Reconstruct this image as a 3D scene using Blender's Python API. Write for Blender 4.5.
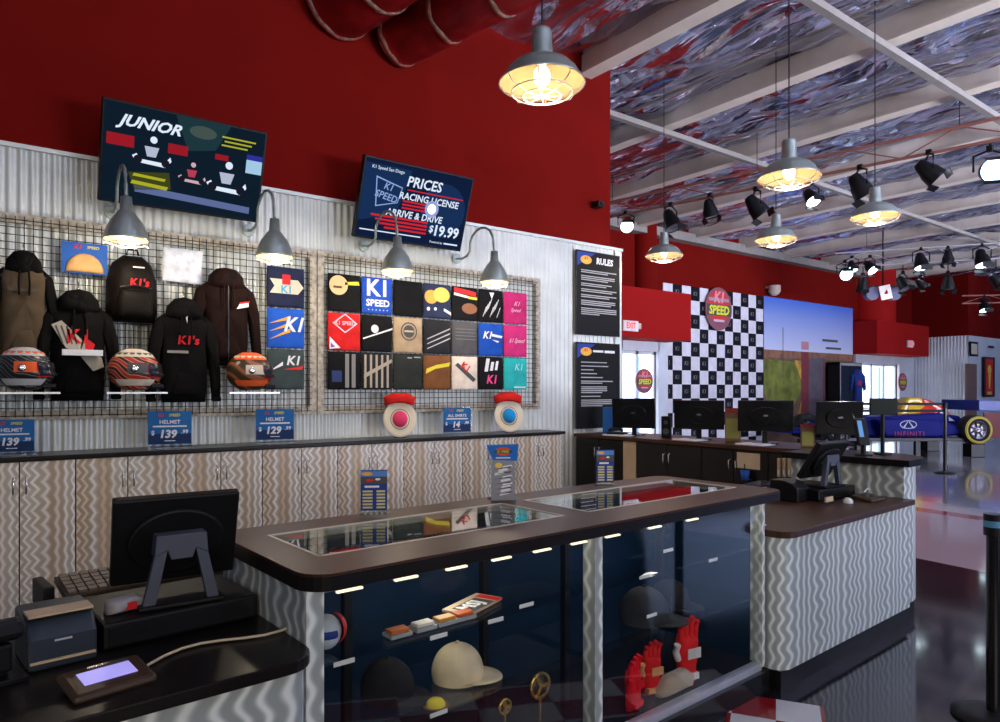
import bpy, math, random
from mathutils import Vector, Matrix, noise
random.seed(7)
R = math.radians
PI = math.pi
for o in list(bpy.data.objects): bpy.data.objects.remove(o)
SC = bpy.context.scene
COL = SC.collection

# ------------------------------------------------------------------ camera, world, big lights, exposure
FPX, HZ, EYE, YAW = 695.0, 390.0, 1.56, 53.2
cd = bpy.data.cameras.new('camera'); cam = bpy.data.objects.new('camera', cd); COL.objects.link(cam)
cam.location = (0, 0, EYE); cam.rotation_euler = (R(90), 0, R(YAW - 90))
cd.sensor_fit = 'HORIZONTAL'; cd.sensor_width = 36; cd.lens = FPX / 1000 * 36
cd.shift_y = (HZ - 361) / 1000; cd.clip_end = 200
SC.camera = cam
w = bpy.data.worlds.new('world'); SC.world = w; w.use_nodes = True
bg = w.node_tree.nodes['Background']
wn, wl_ = w.node_tree.nodes, w.node_tree.links
wt = wn.new('ShaderNodeTexCoord'); wz = wn.new('ShaderNodeTexNoise'); wz.inputs['Scale'].default_value = 2.6; wz.inputs['Detail'].default_value = 3
wl_.new(wt.outputs['Generated'], wz.inputs['Vector'])
wr_ = wn.new('ShaderNodeValToRGB'); we = wr_.color_ramp.elements
we[0].position = .36; we[0].color = (.02, .03, .06, 1); we[1].position = .66; we[1].color = (.55, .7, 1, 1)
e_ = we.new(.47); e_.color = (.03, .10, .30, 1); e_ = we.new(.56); e_.color = (.12, .22, .62, 1)
wl_.new(wz.outputs['Fac'], wr_.inputs['Fac']); wl_.new(wr_.outputs['Color'], bg.inputs[0]); bg.inputs[1].default_value = .24  # patchy blue surroundings made up for the foil and glass to reflect
vs = SC.view_settings
vs.view_transform = 'Standard'; vs.look = 'None'; vs.gamma = 1; vs.use_curve_mapping = False
vs.exposure = 0.16

def area(name, loc, target, sx, sy, power, col, spread=180):
    l = bpy.data.lights.new(name, 'AREA'); l.shape = 'RECTANGLE'; l.size = sx; l.size_y = sy
    l.energy = power; l.color = col; l.spread = R(spread)
    o = bpy.data.objects.new(name, l); COL.objects.link(o); o.location = loc
    o.rotation_euler = (Vector(target) - Vector(loc)).to_track_quat('-Z', 'Y').to_euler()
    return o
# unseen area lights added as fill, behind the camera and on the right
area('front_fill', (-1.5, -6.5, 3.4), (2.5, 5.0, 1.2), 8, 3, 250, (1, .87, .70))  # warm frontal fill, added
area('hall_blue_fill', (22, -7, 4.0), (18, 9, 2), 10, 3, 190, (.42, .58, 1))  # added for a blue glare in the case glass
area('ceiling_fill', (13, -7.5, 1.3), (13, 1, 8.5), 16, 2.2, 2100, (.80, .82, 1), 105)  # added low and aimed up to brighten the ceiling

def fr(px, py):                       # view ray through a point of the photograph
    u = (px - 500) / FPX
    c, s = math.cos(R(YAW)), math.sin(R(YAW))
    return Vector((c + s * u, s - c * u, (HZ - py) / FPX))
def WY(px, py, Y):
    v = fr(px, py); return v * (Y / v.y) + Vector((0, 0, EYE))
def WX(px, py, X):
    v = fr(px, py); return v * (X / v.x) + Vector((0, 0, EYE))
def WZ(px, py, Z):
    v = fr(px, py); return v * ((Z - EYE) / v.z) + Vector((0, 0, EYE))
def WD(px, py, d):
    return fr(px, py) * d + Vector((0, 0, EYE))
CA = R(3.3)                           # the counters stand turned 3.3 degrees from the wall
def CT(s, n, z=0):
    return Vector((s * math.cos(CA) - n * math.sin(CA), s * math.sin(CA) + n * math.cos(CA), z))

# ------------------------------------------------------------------ materials
MATS = {}
def M(name, col, rough=.5, metal=0, var=.1, scale=6, bump=0, bscale=40, emit=None, es=0, coat=0, spec=.35):
    if name in MATS: return MATS[name]
    m = bpy.data.materials.new(name); m.use_nodes = True; nt = m.node_tree; N = nt.nodes; L = nt.links
    b = N['Principled BSDF']
    tc = N.new('ShaderNodeTexCoord'); no = N.new('ShaderNodeTexNoise'); no.inputs['Scale'].default_value = scale
    no.inputs['Detail'].default_value = 4
    L.new(tc.outputs['Object'], no.inputs['Vector'])
    rp = N.new('ShaderNodeValToRGB'); rp.color_ramp.elements[0].position = .3; rp.color_ramp.elements[1].position = .7
    rp.color_ramp.elements[0].color = tuple(max(0, c * (1 - var)) for c in col) + (1,)
    rp.color_ramp.elements[1].color = tuple(min(1, c * (1 + var)) for c in col) + (1,)
    L.new(no.outputs['Fac'], rp.inputs['Fac']); L.new(rp.outputs['Color'], b.inputs['Base Color'])
    b.inputs['Roughness'].default_value = rough; b.inputs['Metallic'].default_value = metal
    b.inputs['Specular IOR Level'].default_value = spec
    if coat: b.inputs['Coat Weight'].default_value = coat
    if bump:
        n2 = N.new('ShaderNodeTexNoise'); n2.inputs['Scale'].default_value = bscale; n2.inputs['Detail'].default_value = 3
        L.new(tc.outputs['Object'], n2.inputs['Vector'])
        bp = N.new('ShaderNodeBump'); bp.inputs['Strength'].default_value = bump; bp.inputs['Distance'].default_value = .01
        L.new(n2.outputs['Fac'], bp.inputs['Height']); L.new(bp.outputs['Normal'], b.inputs['Normal'])
    if es:
        b.inputs['Emission Color'].default_value = tuple(emit or col) + (1,); b.inputs['Emission Strength'].default_value = es
    MATS[name] = m; return m

def glass_mat(name, tint=(1, 1, 1), ior=1.5, rough=0.0):
    if name in MATS: return MATS[name]
    m = bpy.data.materials.new(name); m.use_nodes = True; nt = m.node_tree; N = nt.nodes; L = nt.links
    N.remove(N['Principled BSDF']); out = N['Material Output']
    t = N.new('ShaderNodeBsdfTransparent'); t.inputs[0].default_value = tint + (1,)
    g = N.new('ShaderNodeBsdfGlossy'); g.inputs['Roughness'].default_value = rough
    f = N.new('ShaderNodeFresnel'); f.inputs[0].default_value = ior
    ge = N.new('ShaderNodeNewGeometry'); mi_ = N.new('ShaderNodeMix'); mi_.inputs['A'].default_value = ior; mi_.inputs['B'].default_value = 1 / ior
    L.new(ge.outputs['Backfacing'], mi_.inputs['Factor']); L.new(mi_.outputs['Result'], f.inputs[0])
    mx = N.new('ShaderNodeMixShader')
    L.new(f.outputs[0], mx.inputs[0]); L.new(t.outputs[0], mx.inputs[1]); L.new(g.outputs[0], mx.inputs[2])
    L.new(mx.outputs[0], out.inputs[0]); MATS[name] = m; return m

def wave_mat(name, dark, mid, light, metal, rough, P=.088, A=.85, line=.042, tan=None, mir=.36, soft=0, ys=1):
    """embossed zigzag-wave sheet metal"""
    m = bpy.data.materials.new(name); m.use_nodes = True; nt = m.node_tree; N = nt.nodes; L = nt.links
    b = N['Principled BSDF']
    tc = N.new('ShaderNodeTexCoord'); sp = N.new('ShaderNodeSeparateXYZ'); L.new(tc.outputs['Object'], sp.inputs[0])
    def mth(op, a, bb=None, c=None):
        n = N.new('ShaderNodeMath'); n.operation = op
        for i, v in enumerate((a, bb, c)):
            if v is None: continue
            if isinstance(v, (int, float)): n.inputs[i].default_value = v
            else: L.new(v, n.inputs[i])
        return n.outputs[0]
    u = mth('MULTIPLY_ADD', sp.outputs[1], ys, sp.outputs[0])
    sg = mth('COSINE', mth('MULTIPLY', u, 2 * PI / mir))
    z_ = mth('PINGPONG', mth('ADD', sp.outputs[2], 10), P / 2)
    tri = mth('MULTIPLY', mth('SUBTRACT', z_, P / 4), A)
    if soft: tri = mth('MULTIPLY', mth('SINE', mth('MULTIPLY', mth('ADD', sp.outputs[2], 10), 2 * PI / P)), P * .19 * A)
    uu = mth('ADD', u, mth('MULTIPLY', tri, mth('ADD', mth('MULTIPLY', sg, .35), .65)))
    uu = mth('ADD', uu, mth('MULTIPLY', mth('SINE', mth('MULTIPLY', u, 2 * PI / .31)), .012))
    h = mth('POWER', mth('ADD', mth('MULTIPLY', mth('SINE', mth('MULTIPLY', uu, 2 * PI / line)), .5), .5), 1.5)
    n1 = N.new('ShaderNodeTexNoise'); n1.noise_dimensions = '1D'; n1.inputs['Scale'].default_value = 9
    L.new(uu, n1.inputs['W']); n1.inputs['Detail'].default_value = 1
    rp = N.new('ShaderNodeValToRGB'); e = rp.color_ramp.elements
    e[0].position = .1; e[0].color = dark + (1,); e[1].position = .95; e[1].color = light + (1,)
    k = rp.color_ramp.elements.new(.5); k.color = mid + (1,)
    L.new(h, rp.inputs['Fac'])  # crest highlights and groove shade put into the colour by emboss height
    col = rp.outputs['Color']
    if tan:
        mx = N.new('ShaderNodeMix'); mx.data_type = 'RGBA'; mx.blend_type = 'MULTIPLY'
        st = mth('MULTIPLY', mth('MAXIMUM', mth('SUBTRACT', n1.outputs['Fac'], .45), 0), 3.2)
        L.new(st, mx.inputs['Factor']); L.new(col, mx.inputs['A']); mx.inputs['B'].default_value = tan + (1,)
        col = mx.outputs['Result']
    L.new(col, b.inputs['Base Color'])
    b.inputs['Metallic'].default_value = metal; b.inputs['Roughness'].default_value = rough
    bp = N.new('ShaderNodeBump'); bp.inputs['Strength'].default_value = .4; bp.inputs['Distance'].default_value = .003
    L.new(h, bp.inputs['Height']); L.new(bp.outputs['Normal'], b.inputs['Normal'])
    MATS[name] = m; return m

red_wall = M('red_wall_paint', (.15, .0042, .0025), .9, spec=.08, var=.06, scale=2, bump=.05)
red_box = M('red_header_paint', (.33, .006, .005), .8, spec=.15, var=.05, scale=2)
steel = M('corrugated_steel', (.60, .63, .60), .42, .3, var=.12, scale=3, bump=.05)
white_steel = M('white_corrugated_steel', (.7, .74, .8), .45, .2, var=.06, scale=2)
beam_paint = M('cream_beam_paint', (.72, .64, .54), .6, var=.08, scale=3)
pipe_paint = M('white_pipe_paint', (.26, .24, .22), .6)
truss_paint = M('rusty_truss_paint', (.35, .14, .11), .5, .3)
truss_grey = M('grey_truss', (.45, .43, .43), .45, .5)
black = M('black_plastic', (.005, .005, .006), .45, spec=.25, var=.2)
black_gloss = M('glossy_black_plastic', (.01, .01, .011), .18)
dark_metal = M('dark_metal', (.03, .03, .032), .35, .8)
galv = M('galvanised_steel', (.33, .38, .35), .33, .55, var=.12, scale=14)
shade_in = M('shade_inner_warm_lit', (.40, .27, .13), .5, .2)  # lamp's warm light on the aluminium put into the colour
chrome = M('brushed_chrome', (.7, .7, .7), .25, 1)
alu = M('aluminium_trim', (.78, .78, .76), .35, .6)
wire = M('black_wire', (.015, .015, .015), .45, .4)
weather = M('weathered_board', (.42, .38, .31), .75, var=.45, scale=22, bump=.4, bscale=60)
brown_top = M('dark_brown_laminate', (.060, .024, .014), .36, var=.25, scale=3, spec=.25)
black_top = M('black_laminate', (.010, .008, .008), .3, var=.3, scale=4, spec=.2)
dark_cab = M('black_brown_cabinet', (.012, .009, .008), .4, var=.3, scale=3)
navy = M('case_reflected_blue', (.004, .020, .050), .5, spec=.2)  # blue mirrored by the case glass, put into the panel colour
white = M('white_print', (.8, .8, .8), .5, var=.03)
cream = M('cream_fabric', (.75, .68, .52), .8, var=.06)
tanp = M('tan_card', (.6, .45, .28), .7)
screen_off = M('black_screen_glass', (.006, .007, .009), .12)
def F(name, col, rough=.85): return M('fabric_' + name, col, rough, var=.18, scale=9, bump=.25, bscale=25, spec=.12)
def P(name, col): return M('print_' + name, col, .6, var=.04, spec=.15)
def E(name, col, s): return M('screen_' + name, (.002, .002, .003), .6, var=.02, spec=0, emit=tuple(c * .8 for c in col), es=s)
glass = glass_mat('clear_glass', (.97, .985, .985), 1.45)
glass_top = glass_mat('counter_glass', (.75, .8, .8), 2.1)
acrylic = glass_mat('clear_acrylic', (.9, .94, .97), 1.45)
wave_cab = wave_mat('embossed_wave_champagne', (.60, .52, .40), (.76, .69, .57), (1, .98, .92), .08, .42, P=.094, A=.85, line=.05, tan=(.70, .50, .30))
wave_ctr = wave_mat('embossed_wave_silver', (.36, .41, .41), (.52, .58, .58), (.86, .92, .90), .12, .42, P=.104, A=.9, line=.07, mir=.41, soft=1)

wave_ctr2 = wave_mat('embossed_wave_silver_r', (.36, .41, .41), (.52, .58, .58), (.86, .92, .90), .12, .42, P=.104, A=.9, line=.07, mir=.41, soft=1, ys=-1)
# floor: dark polished concrete, mauve hall floor, red line, checker band
def floor_mat():
    m = bpy.data.materials.new('polished_floor'); m.use_nodes = True; nt = m.node_tree; N = nt.nodes; L = nt.links
    b = N['Principled BSDF']
    tc = N.new('ShaderNodeTexCoord'); sp = N.new('ShaderNodeSeparateXYZ'); L.new(tc.outputs['Object'], sp.inputs[0])
    def mth(op, a, bb=None):
        n = N.new('ShaderNodeMath'); n.operation = op
        for i, v in enumerate((a, bb)):
            if v is None: continue
            if isinstance(v, (int, float)): n.inputs[i].default_value = v
            else: L.new(v, n.inputs[i])
        return n.outputs[0]
    def mix(f, a, bb):
        n = N.new('ShaderNodeMix'); n.data_type = 'RGBA'
        L.new(f, n.inputs['Factor'])
        for k, v in (('A', a), ('B', bb)):
            if isinstance(v, tuple): n.inputs[k].default_value = v + (1,)
            else: L.new(v, n.inputs[k])
        return n.outputs['Result']
    no = N.new('ShaderNodeTexNoise'); no.inputs['Scale'].default_value = 1.3; no.inputs['Detail'].default_value = 6
    L.new(tc.outputs['Object'], no.inputs['Vector'])
    rp = N.new('ShaderNodeValToRGB'); rp.color_ramp.elements[0].position = .35; rp.color_ramp.elements[1].position = .7
    rp.color_ramp.elements[0].color = (.010, .009, .014, 1); rp.color_ramp.elements[1].color = (.026, .022, .034, 1)
    L.new(no.outputs['Fac'], rp.inputs['Fac'])
    x, y = sp.outputs[0], sp.outputs[1]
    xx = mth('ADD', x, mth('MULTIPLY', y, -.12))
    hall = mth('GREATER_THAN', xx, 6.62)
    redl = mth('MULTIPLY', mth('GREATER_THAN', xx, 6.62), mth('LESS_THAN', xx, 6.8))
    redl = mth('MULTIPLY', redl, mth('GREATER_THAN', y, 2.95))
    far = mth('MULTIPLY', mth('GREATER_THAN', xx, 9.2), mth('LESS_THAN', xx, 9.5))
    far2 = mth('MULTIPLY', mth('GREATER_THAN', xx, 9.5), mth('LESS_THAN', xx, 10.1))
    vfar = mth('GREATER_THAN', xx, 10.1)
    # counter-frame coordinates for the checker band
    s = mth('ADD', mth('MULTIPLY', x, math.cos(CA)), mth('MULTIPLY', y, math.sin(CA)))
    n_ = mth('ADD', mth('MULTIPLY', x, -math.sin(CA)), mth('MULTIPLY', y, math.cos(CA)))
    sa, ca_ = math.sin(R(28)), math.cos(R(28)); ds, dn = mth('SUBTRACT', s, 2.8), mth('SUBTRACT', n_, 1.28)
    pp = mth('ADD', mth('MULTIPLY', ds, -sa), mth('MULTIPLY', dn, ca_)); qq = mth('ADD', mth('MULTIPLY', ds, ca_), mth('MULTIPLY', dn, sa))
    band = mth('MULTIPLY', mth('LESS_THAN', qq, .70), mth('MULTIPLY', mth('GREATER_THAN', pp, -.02), mth('LESS_THAN', pp, .42)))
    fs = mth('FLOOR', mth('DIVIDE', mth('ADD', qq, 20.0 - .32), .38)); fn = mth('FLOOR', mth('DIVIDE', mth('ADD', pp, 10.0), .2))
    chk = mth('MODULO', mth('ADD', fs, fn), 2)
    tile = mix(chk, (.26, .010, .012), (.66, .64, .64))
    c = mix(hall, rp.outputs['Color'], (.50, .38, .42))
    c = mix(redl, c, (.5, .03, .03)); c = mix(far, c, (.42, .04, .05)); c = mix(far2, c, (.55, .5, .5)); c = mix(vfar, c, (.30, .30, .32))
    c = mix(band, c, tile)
    L.new(c, b.inputs['Base Color'])
    b.inputs['Roughness'].default_value = .1
    b.inputs['Coat Weight'].default_value = .3; b.inputs['Coat Roughness'].default_value = .05
    bp = N.new('ShaderNodeBump'); bp.inputs['Strength'].default_value = .06; bp.inputs['Distance'].default_value = .02
    L.new(no.outputs['Fac'], bp.inputs['Height']); L.new(bp.outputs['Normal'], b.inputs['Normal'])
    return m

def foil_mat():
    m = bpy.data.materials.new('foil_insulation'); m.use_nodes = True; nt = m.node_tree; N = nt.nodes; L = nt.links
    b = N['Principled BSDF']; b.inputs['Metallic'].default_value = .95; b.inputs['Roughness'].default_value = .2
    tc = N.new('ShaderNodeTexCoord')
    mp = N.new('ShaderNodeMapping'); mp.inputs['Scale'].default_value = (1.6, .5, 1); mp.inputs['Rotation'].default_value = (0, 0, .5)
    L.new(tc.outputs['Object'], mp.inputs[0])
    n1 = N.new('ShaderNodeTexNoise'); n1.inputs['Scale'].default_value = 1.1; n1.inputs['Detail'].default_value = 3; n1.inputs['Distortion'].default_value = .8
    L.new(mp.outputs[0], n1.inputs['Vector'])
    n2 = N.new('ShaderNodeTexNoise'); n2.noise_type = 'RIDGED_MULTIFRACTAL'; n2.inputs['Scale'].default_value = 1.6; n2.inputs['Detail'].default_value = 2.5; n2.inputs['Distortion'].default_value = .4
    L.new(mp.outputs[0], n2.inputs['Vector'])
    v = N.new('ShaderNodeTexVoronoi'); v.inputs['Scale'].default_value = 2.2; v.inputs['Randomness'].default_value = 1; L.new(mp.outputs[0], v.inputs['Vector'])
    ad = N.new('ShaderNodeMath'); ad.operation = 'MULTIPLY_ADD'; L.new(n2.outputs['Fac'], ad.inputs[0]); ad.inputs[1].default_value = .25; L.new(v.outputs['Distance'], ad.inputs[2])
    ad2 = N.new('ShaderNodeMath'); ad2.operation = 'ADD'; L.new(ad.outputs[0], ad2.inputs[0]); L.new(n1.outputs['Fac'], ad2.inputs[1])
    bp = N.new('ShaderNodeBump'); bp.inputs['Strength'].default_value = 1.0; bp.inputs['Distance'].default_value = .35
    L.new(ad2.outputs[0], bp.inputs['Height']); L.new(bp.outputs['Normal'], b.inputs['Normal'])
    b.inputs['Base Color'].default_value = (.74, .79, .98, 1)  # blue LED light worked into the silver foil's colour
    MATS['foil'] = m; return m
foil = foil_mat()

# ------------------------------------------------------------------ mesh builder
_txt = {}
def text_geo(s, shear, bold, space=1.0):
    k = (s, shear, bold, space)
    if k in _txt: return _txt[k]
    c = bpy.data.curves.new('t', 'FONT'); c.body = s; c.size = 1; c.shear = shear; c.offset = bold; c.resolution_u = 2
    c.align_x = 'CENTER'; c.align_y = 'CENTER'; c.space_character = space
    o = bpy.data.objects.new('t', c); COL.objects.link(o)
    dg = bpy.context.evaluated_depsgraph_get(); me = bpy.data.meshes.new_from_object(o.evaluated_get(dg))
    r = ([tuple(v.co) for v in me.vertices], [tuple(p.vertices) for p in me.polygons])
    bpy.data.objects.remove(o); bpy.data.curves.remove(c); bpy.data.meshes.remove(me)
    _txt[k] = r; return r

class MB:
    def __init__(s, T=None):
        s.v = []; s.f = []; s.mi = []; s.sm = []; s.mats = []; s.cur = 0; s.T = T or Matrix.Identity(4)
    def use(s, m):
        if m not in s.mats: s.mats.append(m)
        s.cur = s.mats.index(m); return s
    def add(s, vs, fs, smooth=False):
        b = len(s.v)
        for p in vs: s.v.append(tuple(s.T @ Vector(p)))
        for f in fs: s.f.append(tuple(b + i for i in f)); s.mi.append(s.cur); s.sm.append(smooth)
        return s
    def box(s, x0, x1, y0, y1, z0, z1):
        return s.add([(x0,y0,z0),(x1,y0,z0),(x1,y1,z0),(x0,y1,z0),(x0,y0,z1),(x1,y0,z1),(x1,y1,z1),(x0,y1,z1)],
                     [(0,3,2,1),(4,5,6,7),(0,1,5,4),(1,2,6,5),(2,3,7,6),(3,0,4,7)])
    def cyl(s, p0, p1, r0, r1=None, n=14, smooth=True):
        r1 = r0 if r1 is None else r1
        p0, p1 = Vector(p0), Vector(p1); q = (p1 - p0).to_track_quat('Z', 'Y')
        vs = []
        for p, r in ((p0, r0), (p1, r1)):
            for i in range(n):
                a = 2 * PI * i / n; vs.append(p + q @ Vector((r * math.cos(a), r * math.sin(a), 0)))
        s.add(vs, [(i, (i+1) % n, n + (i+1) % n, n + i) for i in range(n)], smooth)
        return s.add(vs, [tuple(range(n))[::-1], tuple(range(n, 2*n))])
    def tube(s, pts, r, n=8):
        pts = [Vector(p) for p in pts]; vs = []; fs = []
        for k, p in enumerate(pts):
            t = (pts[min(k+1, len(pts)-1)] - pts[max(k-1, 0)]).normalized()
            up = Vector((0, 0, 1)) if abs(t.z) < .95 else Vector((1, 0, 0))
            a = t.cross(up).normalized(); b = t.cross(a)
            for i in range(n):
                an = 2 * PI * i / n; vs.append(p + a * (r * math.cos(an)) + b * (r * math.sin(an)))
        for k in range(len(pts) - 1):
            for i in range(n): fs.append((k*n+i, k*n+(i+1) % n, (k+1)*n+(i+1) % n, (k+1)*n+i))
        s.add(vs, fs, True)
        m = len(pts)-1
        return s.add(vs, [tuple(range(n))[::-1], tuple(m*n+i for i in range(n))])
    def lathe(s, prof, c=(0,0,0), q=None, n=28, sx=1, sy=1):
        vs = []; fs = []; q = q or Matrix.Identity(3).to_quaternion(); c = Vector(c)
        for r, z in prof:
            for i in range(n):
                a = 2 * PI * i / n; vs.append(c + q @ Vector((sx * r * math.cos(a), sy * r * math.sin(a), z)))
        for k in range(len(prof) - 1):
            for i in range(n): fs.append((k*n+i, k*n+(i+1) % n, (k+1)*n+(i+1) % n, (k+1)*n+i))
        return s.add(vs, fs, True)
    def sph(s, c, r, nu=20, nv=12, v0=-PI/2, v1=PI/2, u0=0, u1=2*PI, fn=None):
        if isinstance(r, (int, float)): r = (r, r, r)
        vs = []; fs = []
        for j in range(nv + 1):
            b = v0 + (v1 - v0) * j / nv
            for i in range(nu + 1):
                a = u0 + (u1 - u0) * i / nu
                p = [c[0] + r[0]*math.cos(b)*math.cos(a), c[1] + r[1]*math.cos(b)*math.sin(a), c[2] + r[2]*math.sin(b)]
                if fn: p = fn(*p)
                vs.append(p)
        for j in range(nv):
            for i in range(nu): fs.append((j*(nu+1)+i, j*(nu+1)+i+1, (j+1)*(nu+1)+i+1, (j+1)*(nu+1)+i))
        return s.add(vs, fs, True)
    def prism(s, pts, y0, y1):            # outline in x,z; from y0 (front) to y1 (back)
        n = len(pts); vs = [(p[0], y0, p[1]) for p in pts] + [(p[0], y1, p[1]) for p in pts]
        return s.add(vs, [tuple(range(n)), tuple(range(n, 2*n))[::-1]] + [(i, n+i, n+(i+1) % n, (i+1) % n) for i in range(n)])
    def slab(s, pts, z0, z1):             # outline in x,y
        n = len(pts); vs = [(p[0], p[1], z0) for p in pts] + [(p[0], p[1], z1) for p in pts]
        return s.add(vs, [tuple(range(n))[::-1], tuple(range(n, 2*n))] + [(i, (i+1) % n, n+(i+1) % n, n+i) for i in range(n)])
    def rect(s, x0, x1, z0, z1, y): return s.add([(x0,y,z0),(x1,y,z0),(x1,y,z1),(x0,y,z1)], [(0,1,2,3)])
    def poly(s, pts, y): return s.add([(p[0], y, p[1]) for p in pts], [tuple(range(len(pts)))])
    def disc(s, cx, cz, r, y, n=20, rz=None): 
        rz = rz or r
        return s.poly([(cx + r*math.cos(2*PI*i/n), cz + rz*math.sin(2*PI*i/n)) for i in range(n)], y)
    def ring(s, cx, cz, r, w, y, n=24, rz=None):
        rz = rz or r; vs = []
        for i in range(n):
            a = 2*PI*i/n
            vs += [(cx+r*math.cos(a), y, cz+rz*math.sin(a)), (cx+(r-w)*math.cos(a), y, cz+(rz-w)*math.sin(a))]
        return s.add(vs, [(2*i, 2*((i+1) % n), 2*((i+1) % n)+1, 2*i+1) for i in range(n)])
    def text(s, t, size, x, z, y, shear=0, bold=.015, sx=1, rot=0, space=1.0):
        vs, fs = text_geo(t, shear, bold, space); c, d = math.cos(rot), math.sin(rot)
        out = []
        for a, b, _ in vs:
            a, b = a*size*sx, b*size
            out.append((x + a*c - b*d, y, z + a*d + b*c))
        return s.add(out, fs)
    def puff(s, pts, yb, th, seed=0, rings=(1, .97, .9, .76, .55, .28), wr=.12, cen=None, sub=3):
        q = []
        n = len(pts)
        for i in range(n):
            a, b = pts[i], pts[(i+1) % n]
            for k in range(sub): q.append((a[0]+(b[0]-a[0])*k/sub, a[1]+(b[1]-a[1])*k/sub))
        n = len(q); cx = cen[0] if cen else sum(p[0] for p in q)/n; cz = cen[1] if cen else sum(p[1] for p in q)/n
        vs = [(p[0], yb, p[1]) for p in q]
        for r in rings:
            hgt = math.sqrt(max(0, 1 - r**4)) * .85 + .15
            for p in q:
                x, z = cx + (p[0]-cx)*r, cz + (p[1]-cz)*r
                nz = noise.noise(Vector((x*14 + seed, z*7, seed))) * wr * th * 2
                vs.append((x, yb - th*hgt - nz*(1.3-r), z))
        vs.append((cx, yb - th, cz))
        fs = []
        for k in range(len(rings)):
            for i in range(n): fs.append((k*n+i, k*n+(i+1) % n, (k+1)*n+(i+1) % n, (k+1)*n+i))
        k = len(rings)
        for i in range(n): fs.append((k*n+i, k*n+(i+1) % n, len(vs)-1))
        s.add(vs, fs, True)
        return s.add([(p[0], yb, p[1]) for p in q], [tuple(range(n))[::-1]])
    def build(s, name, mats=None, parent=None, bevel=0, seg=2, loc=None):
        me = bpy.data.meshes.new(name); me.from_pydata(s.v, [], s.f)
        if mats is None: mats = s.mats
        if not isinstance(mats, (list, tuple)): mats = [mats]; s.mi = [0]*len(s.mi)
        for m in mats: me.materials.append(m)
        me.polygons.foreach_set('material_index', s.mi); me.polygons.foreach_set('use_smooth', s.sm)
        me.validate(); me.update()
        o = bpy.data.objects.new(name, me); COL.objects.link(o)
        if parent: o.parent = parent
        if loc is not None: o.location = loc
        if bevel:
            b = o.modifiers.new('bevel', 'BEVEL'); b.width = bevel; b.segments = seg; b.limit_method = 'ANGLE'; b.angle_limit = R(50)
        return o
def tag(o, label=None, cat=None, group=None, kind=None):
    if label: o['label'] = label
    if cat: o['category'] = cat
    if group: o['group'] = group
    if kind: o['kind'] = kind
    return o
def thing(name, label, cat, loc=(0,0,0), rotz=0, group=None, tilt=0):
    o = bpy.data.objects.new(name, None); COL.objects.link(o); o.empty_display_size = .1
    o.location = loc; o.rotation_euler = (tilt, 0, rotz); return tag(o, label, cat, group)
def struct(name, mb, mats=None, **k): return tag(mb.build(name, mats, **k), kind='structure')
def rounded(x0, x1, y0, y1, r, n=6, corners=(1,1,1,1)):   # corner order: x0y0, x1y0, x1y1, x0y1
    pts = []
    for (cx, cy, sx, sy, a0), on in zip(((x0,y0,1,1,PI),(x1,y0,-1,1,1.5*PI),(x1,y1,-1,-1,0),(x0,y1,1,-1,.5*PI)), corners):
        rr = r*on if on else 0
        if not rr: pts.append((cx, cy)); continue
        for i in range(n+1):
            a = a0 + (PI/2)*i/n; pts.append((cx+sx*rr+rr*math.cos(a), cy+sy*rr+rr*math.sin(a)))
    return pts
def light(name, parent, loc, power, col, r=.05, spot=None, dirv=None):
    l = bpy.data.lights.new(name, 'SPOT' if spot else 'POINT'); l.energy = power; l.color = col; l.shadow_soft_size = r
    if spot: l.spot_size = R(spot); l.spot_blend = .6
    o = bpy.data.objects.new(name, l); COL.objects.link(o); o.parent = parent; o.location = loc
    if dirv: o.rotation_euler = Vector(dirv).to_track_quat('-Z', 'Y').to_euler()
    return o

# ------------------------------------------------------------------ the room
CEIL = 5.55
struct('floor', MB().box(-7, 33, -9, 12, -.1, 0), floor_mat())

def corrugated(mb, a, b, z0, z1, period, amp):
    a, b = Vector(a), Vector(b); L = (b-a).length; t = (b-a)/L; nrm = Vector((t.y, -t.x))
    k = int(L/period*6); vs = []
    for i in range(k+1):
        p = a + t*(L*i/k) + nrm*(amp*math.sin(2*PI*(L*i/k)/period))
        vs += [(p.x, p.y, z0), (p.x, p.y, z1)]
    mb.add(vs, [(2*i, 2*i+2, 2*i+3, 2*i+1) for i in range(k)], True)
wl = struct('wall_left', MB().box(-5, 6.09, 5.92, 6.16, 0, CEIL), red_wall)
cl = MB(); corrugated(cl, (-5, 5.90), (6.24, 5.90), 0, 3.255, .066, .008); cl.box(6.14, 6.25, 5.885, 6.2, 0, 3.255)
cl.build('corrugated_cladding', steel, wl)
MB().box(-5, 6.26, 5.87, 5.92, 3.245, 3.275).build('edge_trim', steel, wl)
wb = struct('wall_back', MB().box(6, 11.4, 10.8, 11, 0, CEIL).box(11.4, 12.65, 10.8, 11, 2.45, CEIL).box(12.65, 22.3, 10.8, 11, 0, CEIL)
            .box(22.3, 24.9, 10.8, 11, 2.45, CEIL).box(24.9, 26.1, 10.8, 11, 0, CEIL), red_wall)
struct('wall_right', MB().box(26, 26.2, 9.27, 11, 3.36, CEIL).box(26, 33, 9.07, 9.27, 3.36, CEIL), red_wall)
wr = MB(); corrugated(wr, (26, 10.8), (26, 9.07), 0, 3.36, .1, .012); corrugated(wr, (26, 9.07), (33, 9.07), 0, 3.36, .1, .004)
struct('wall_right_cladding', wr, white_steel)
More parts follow.
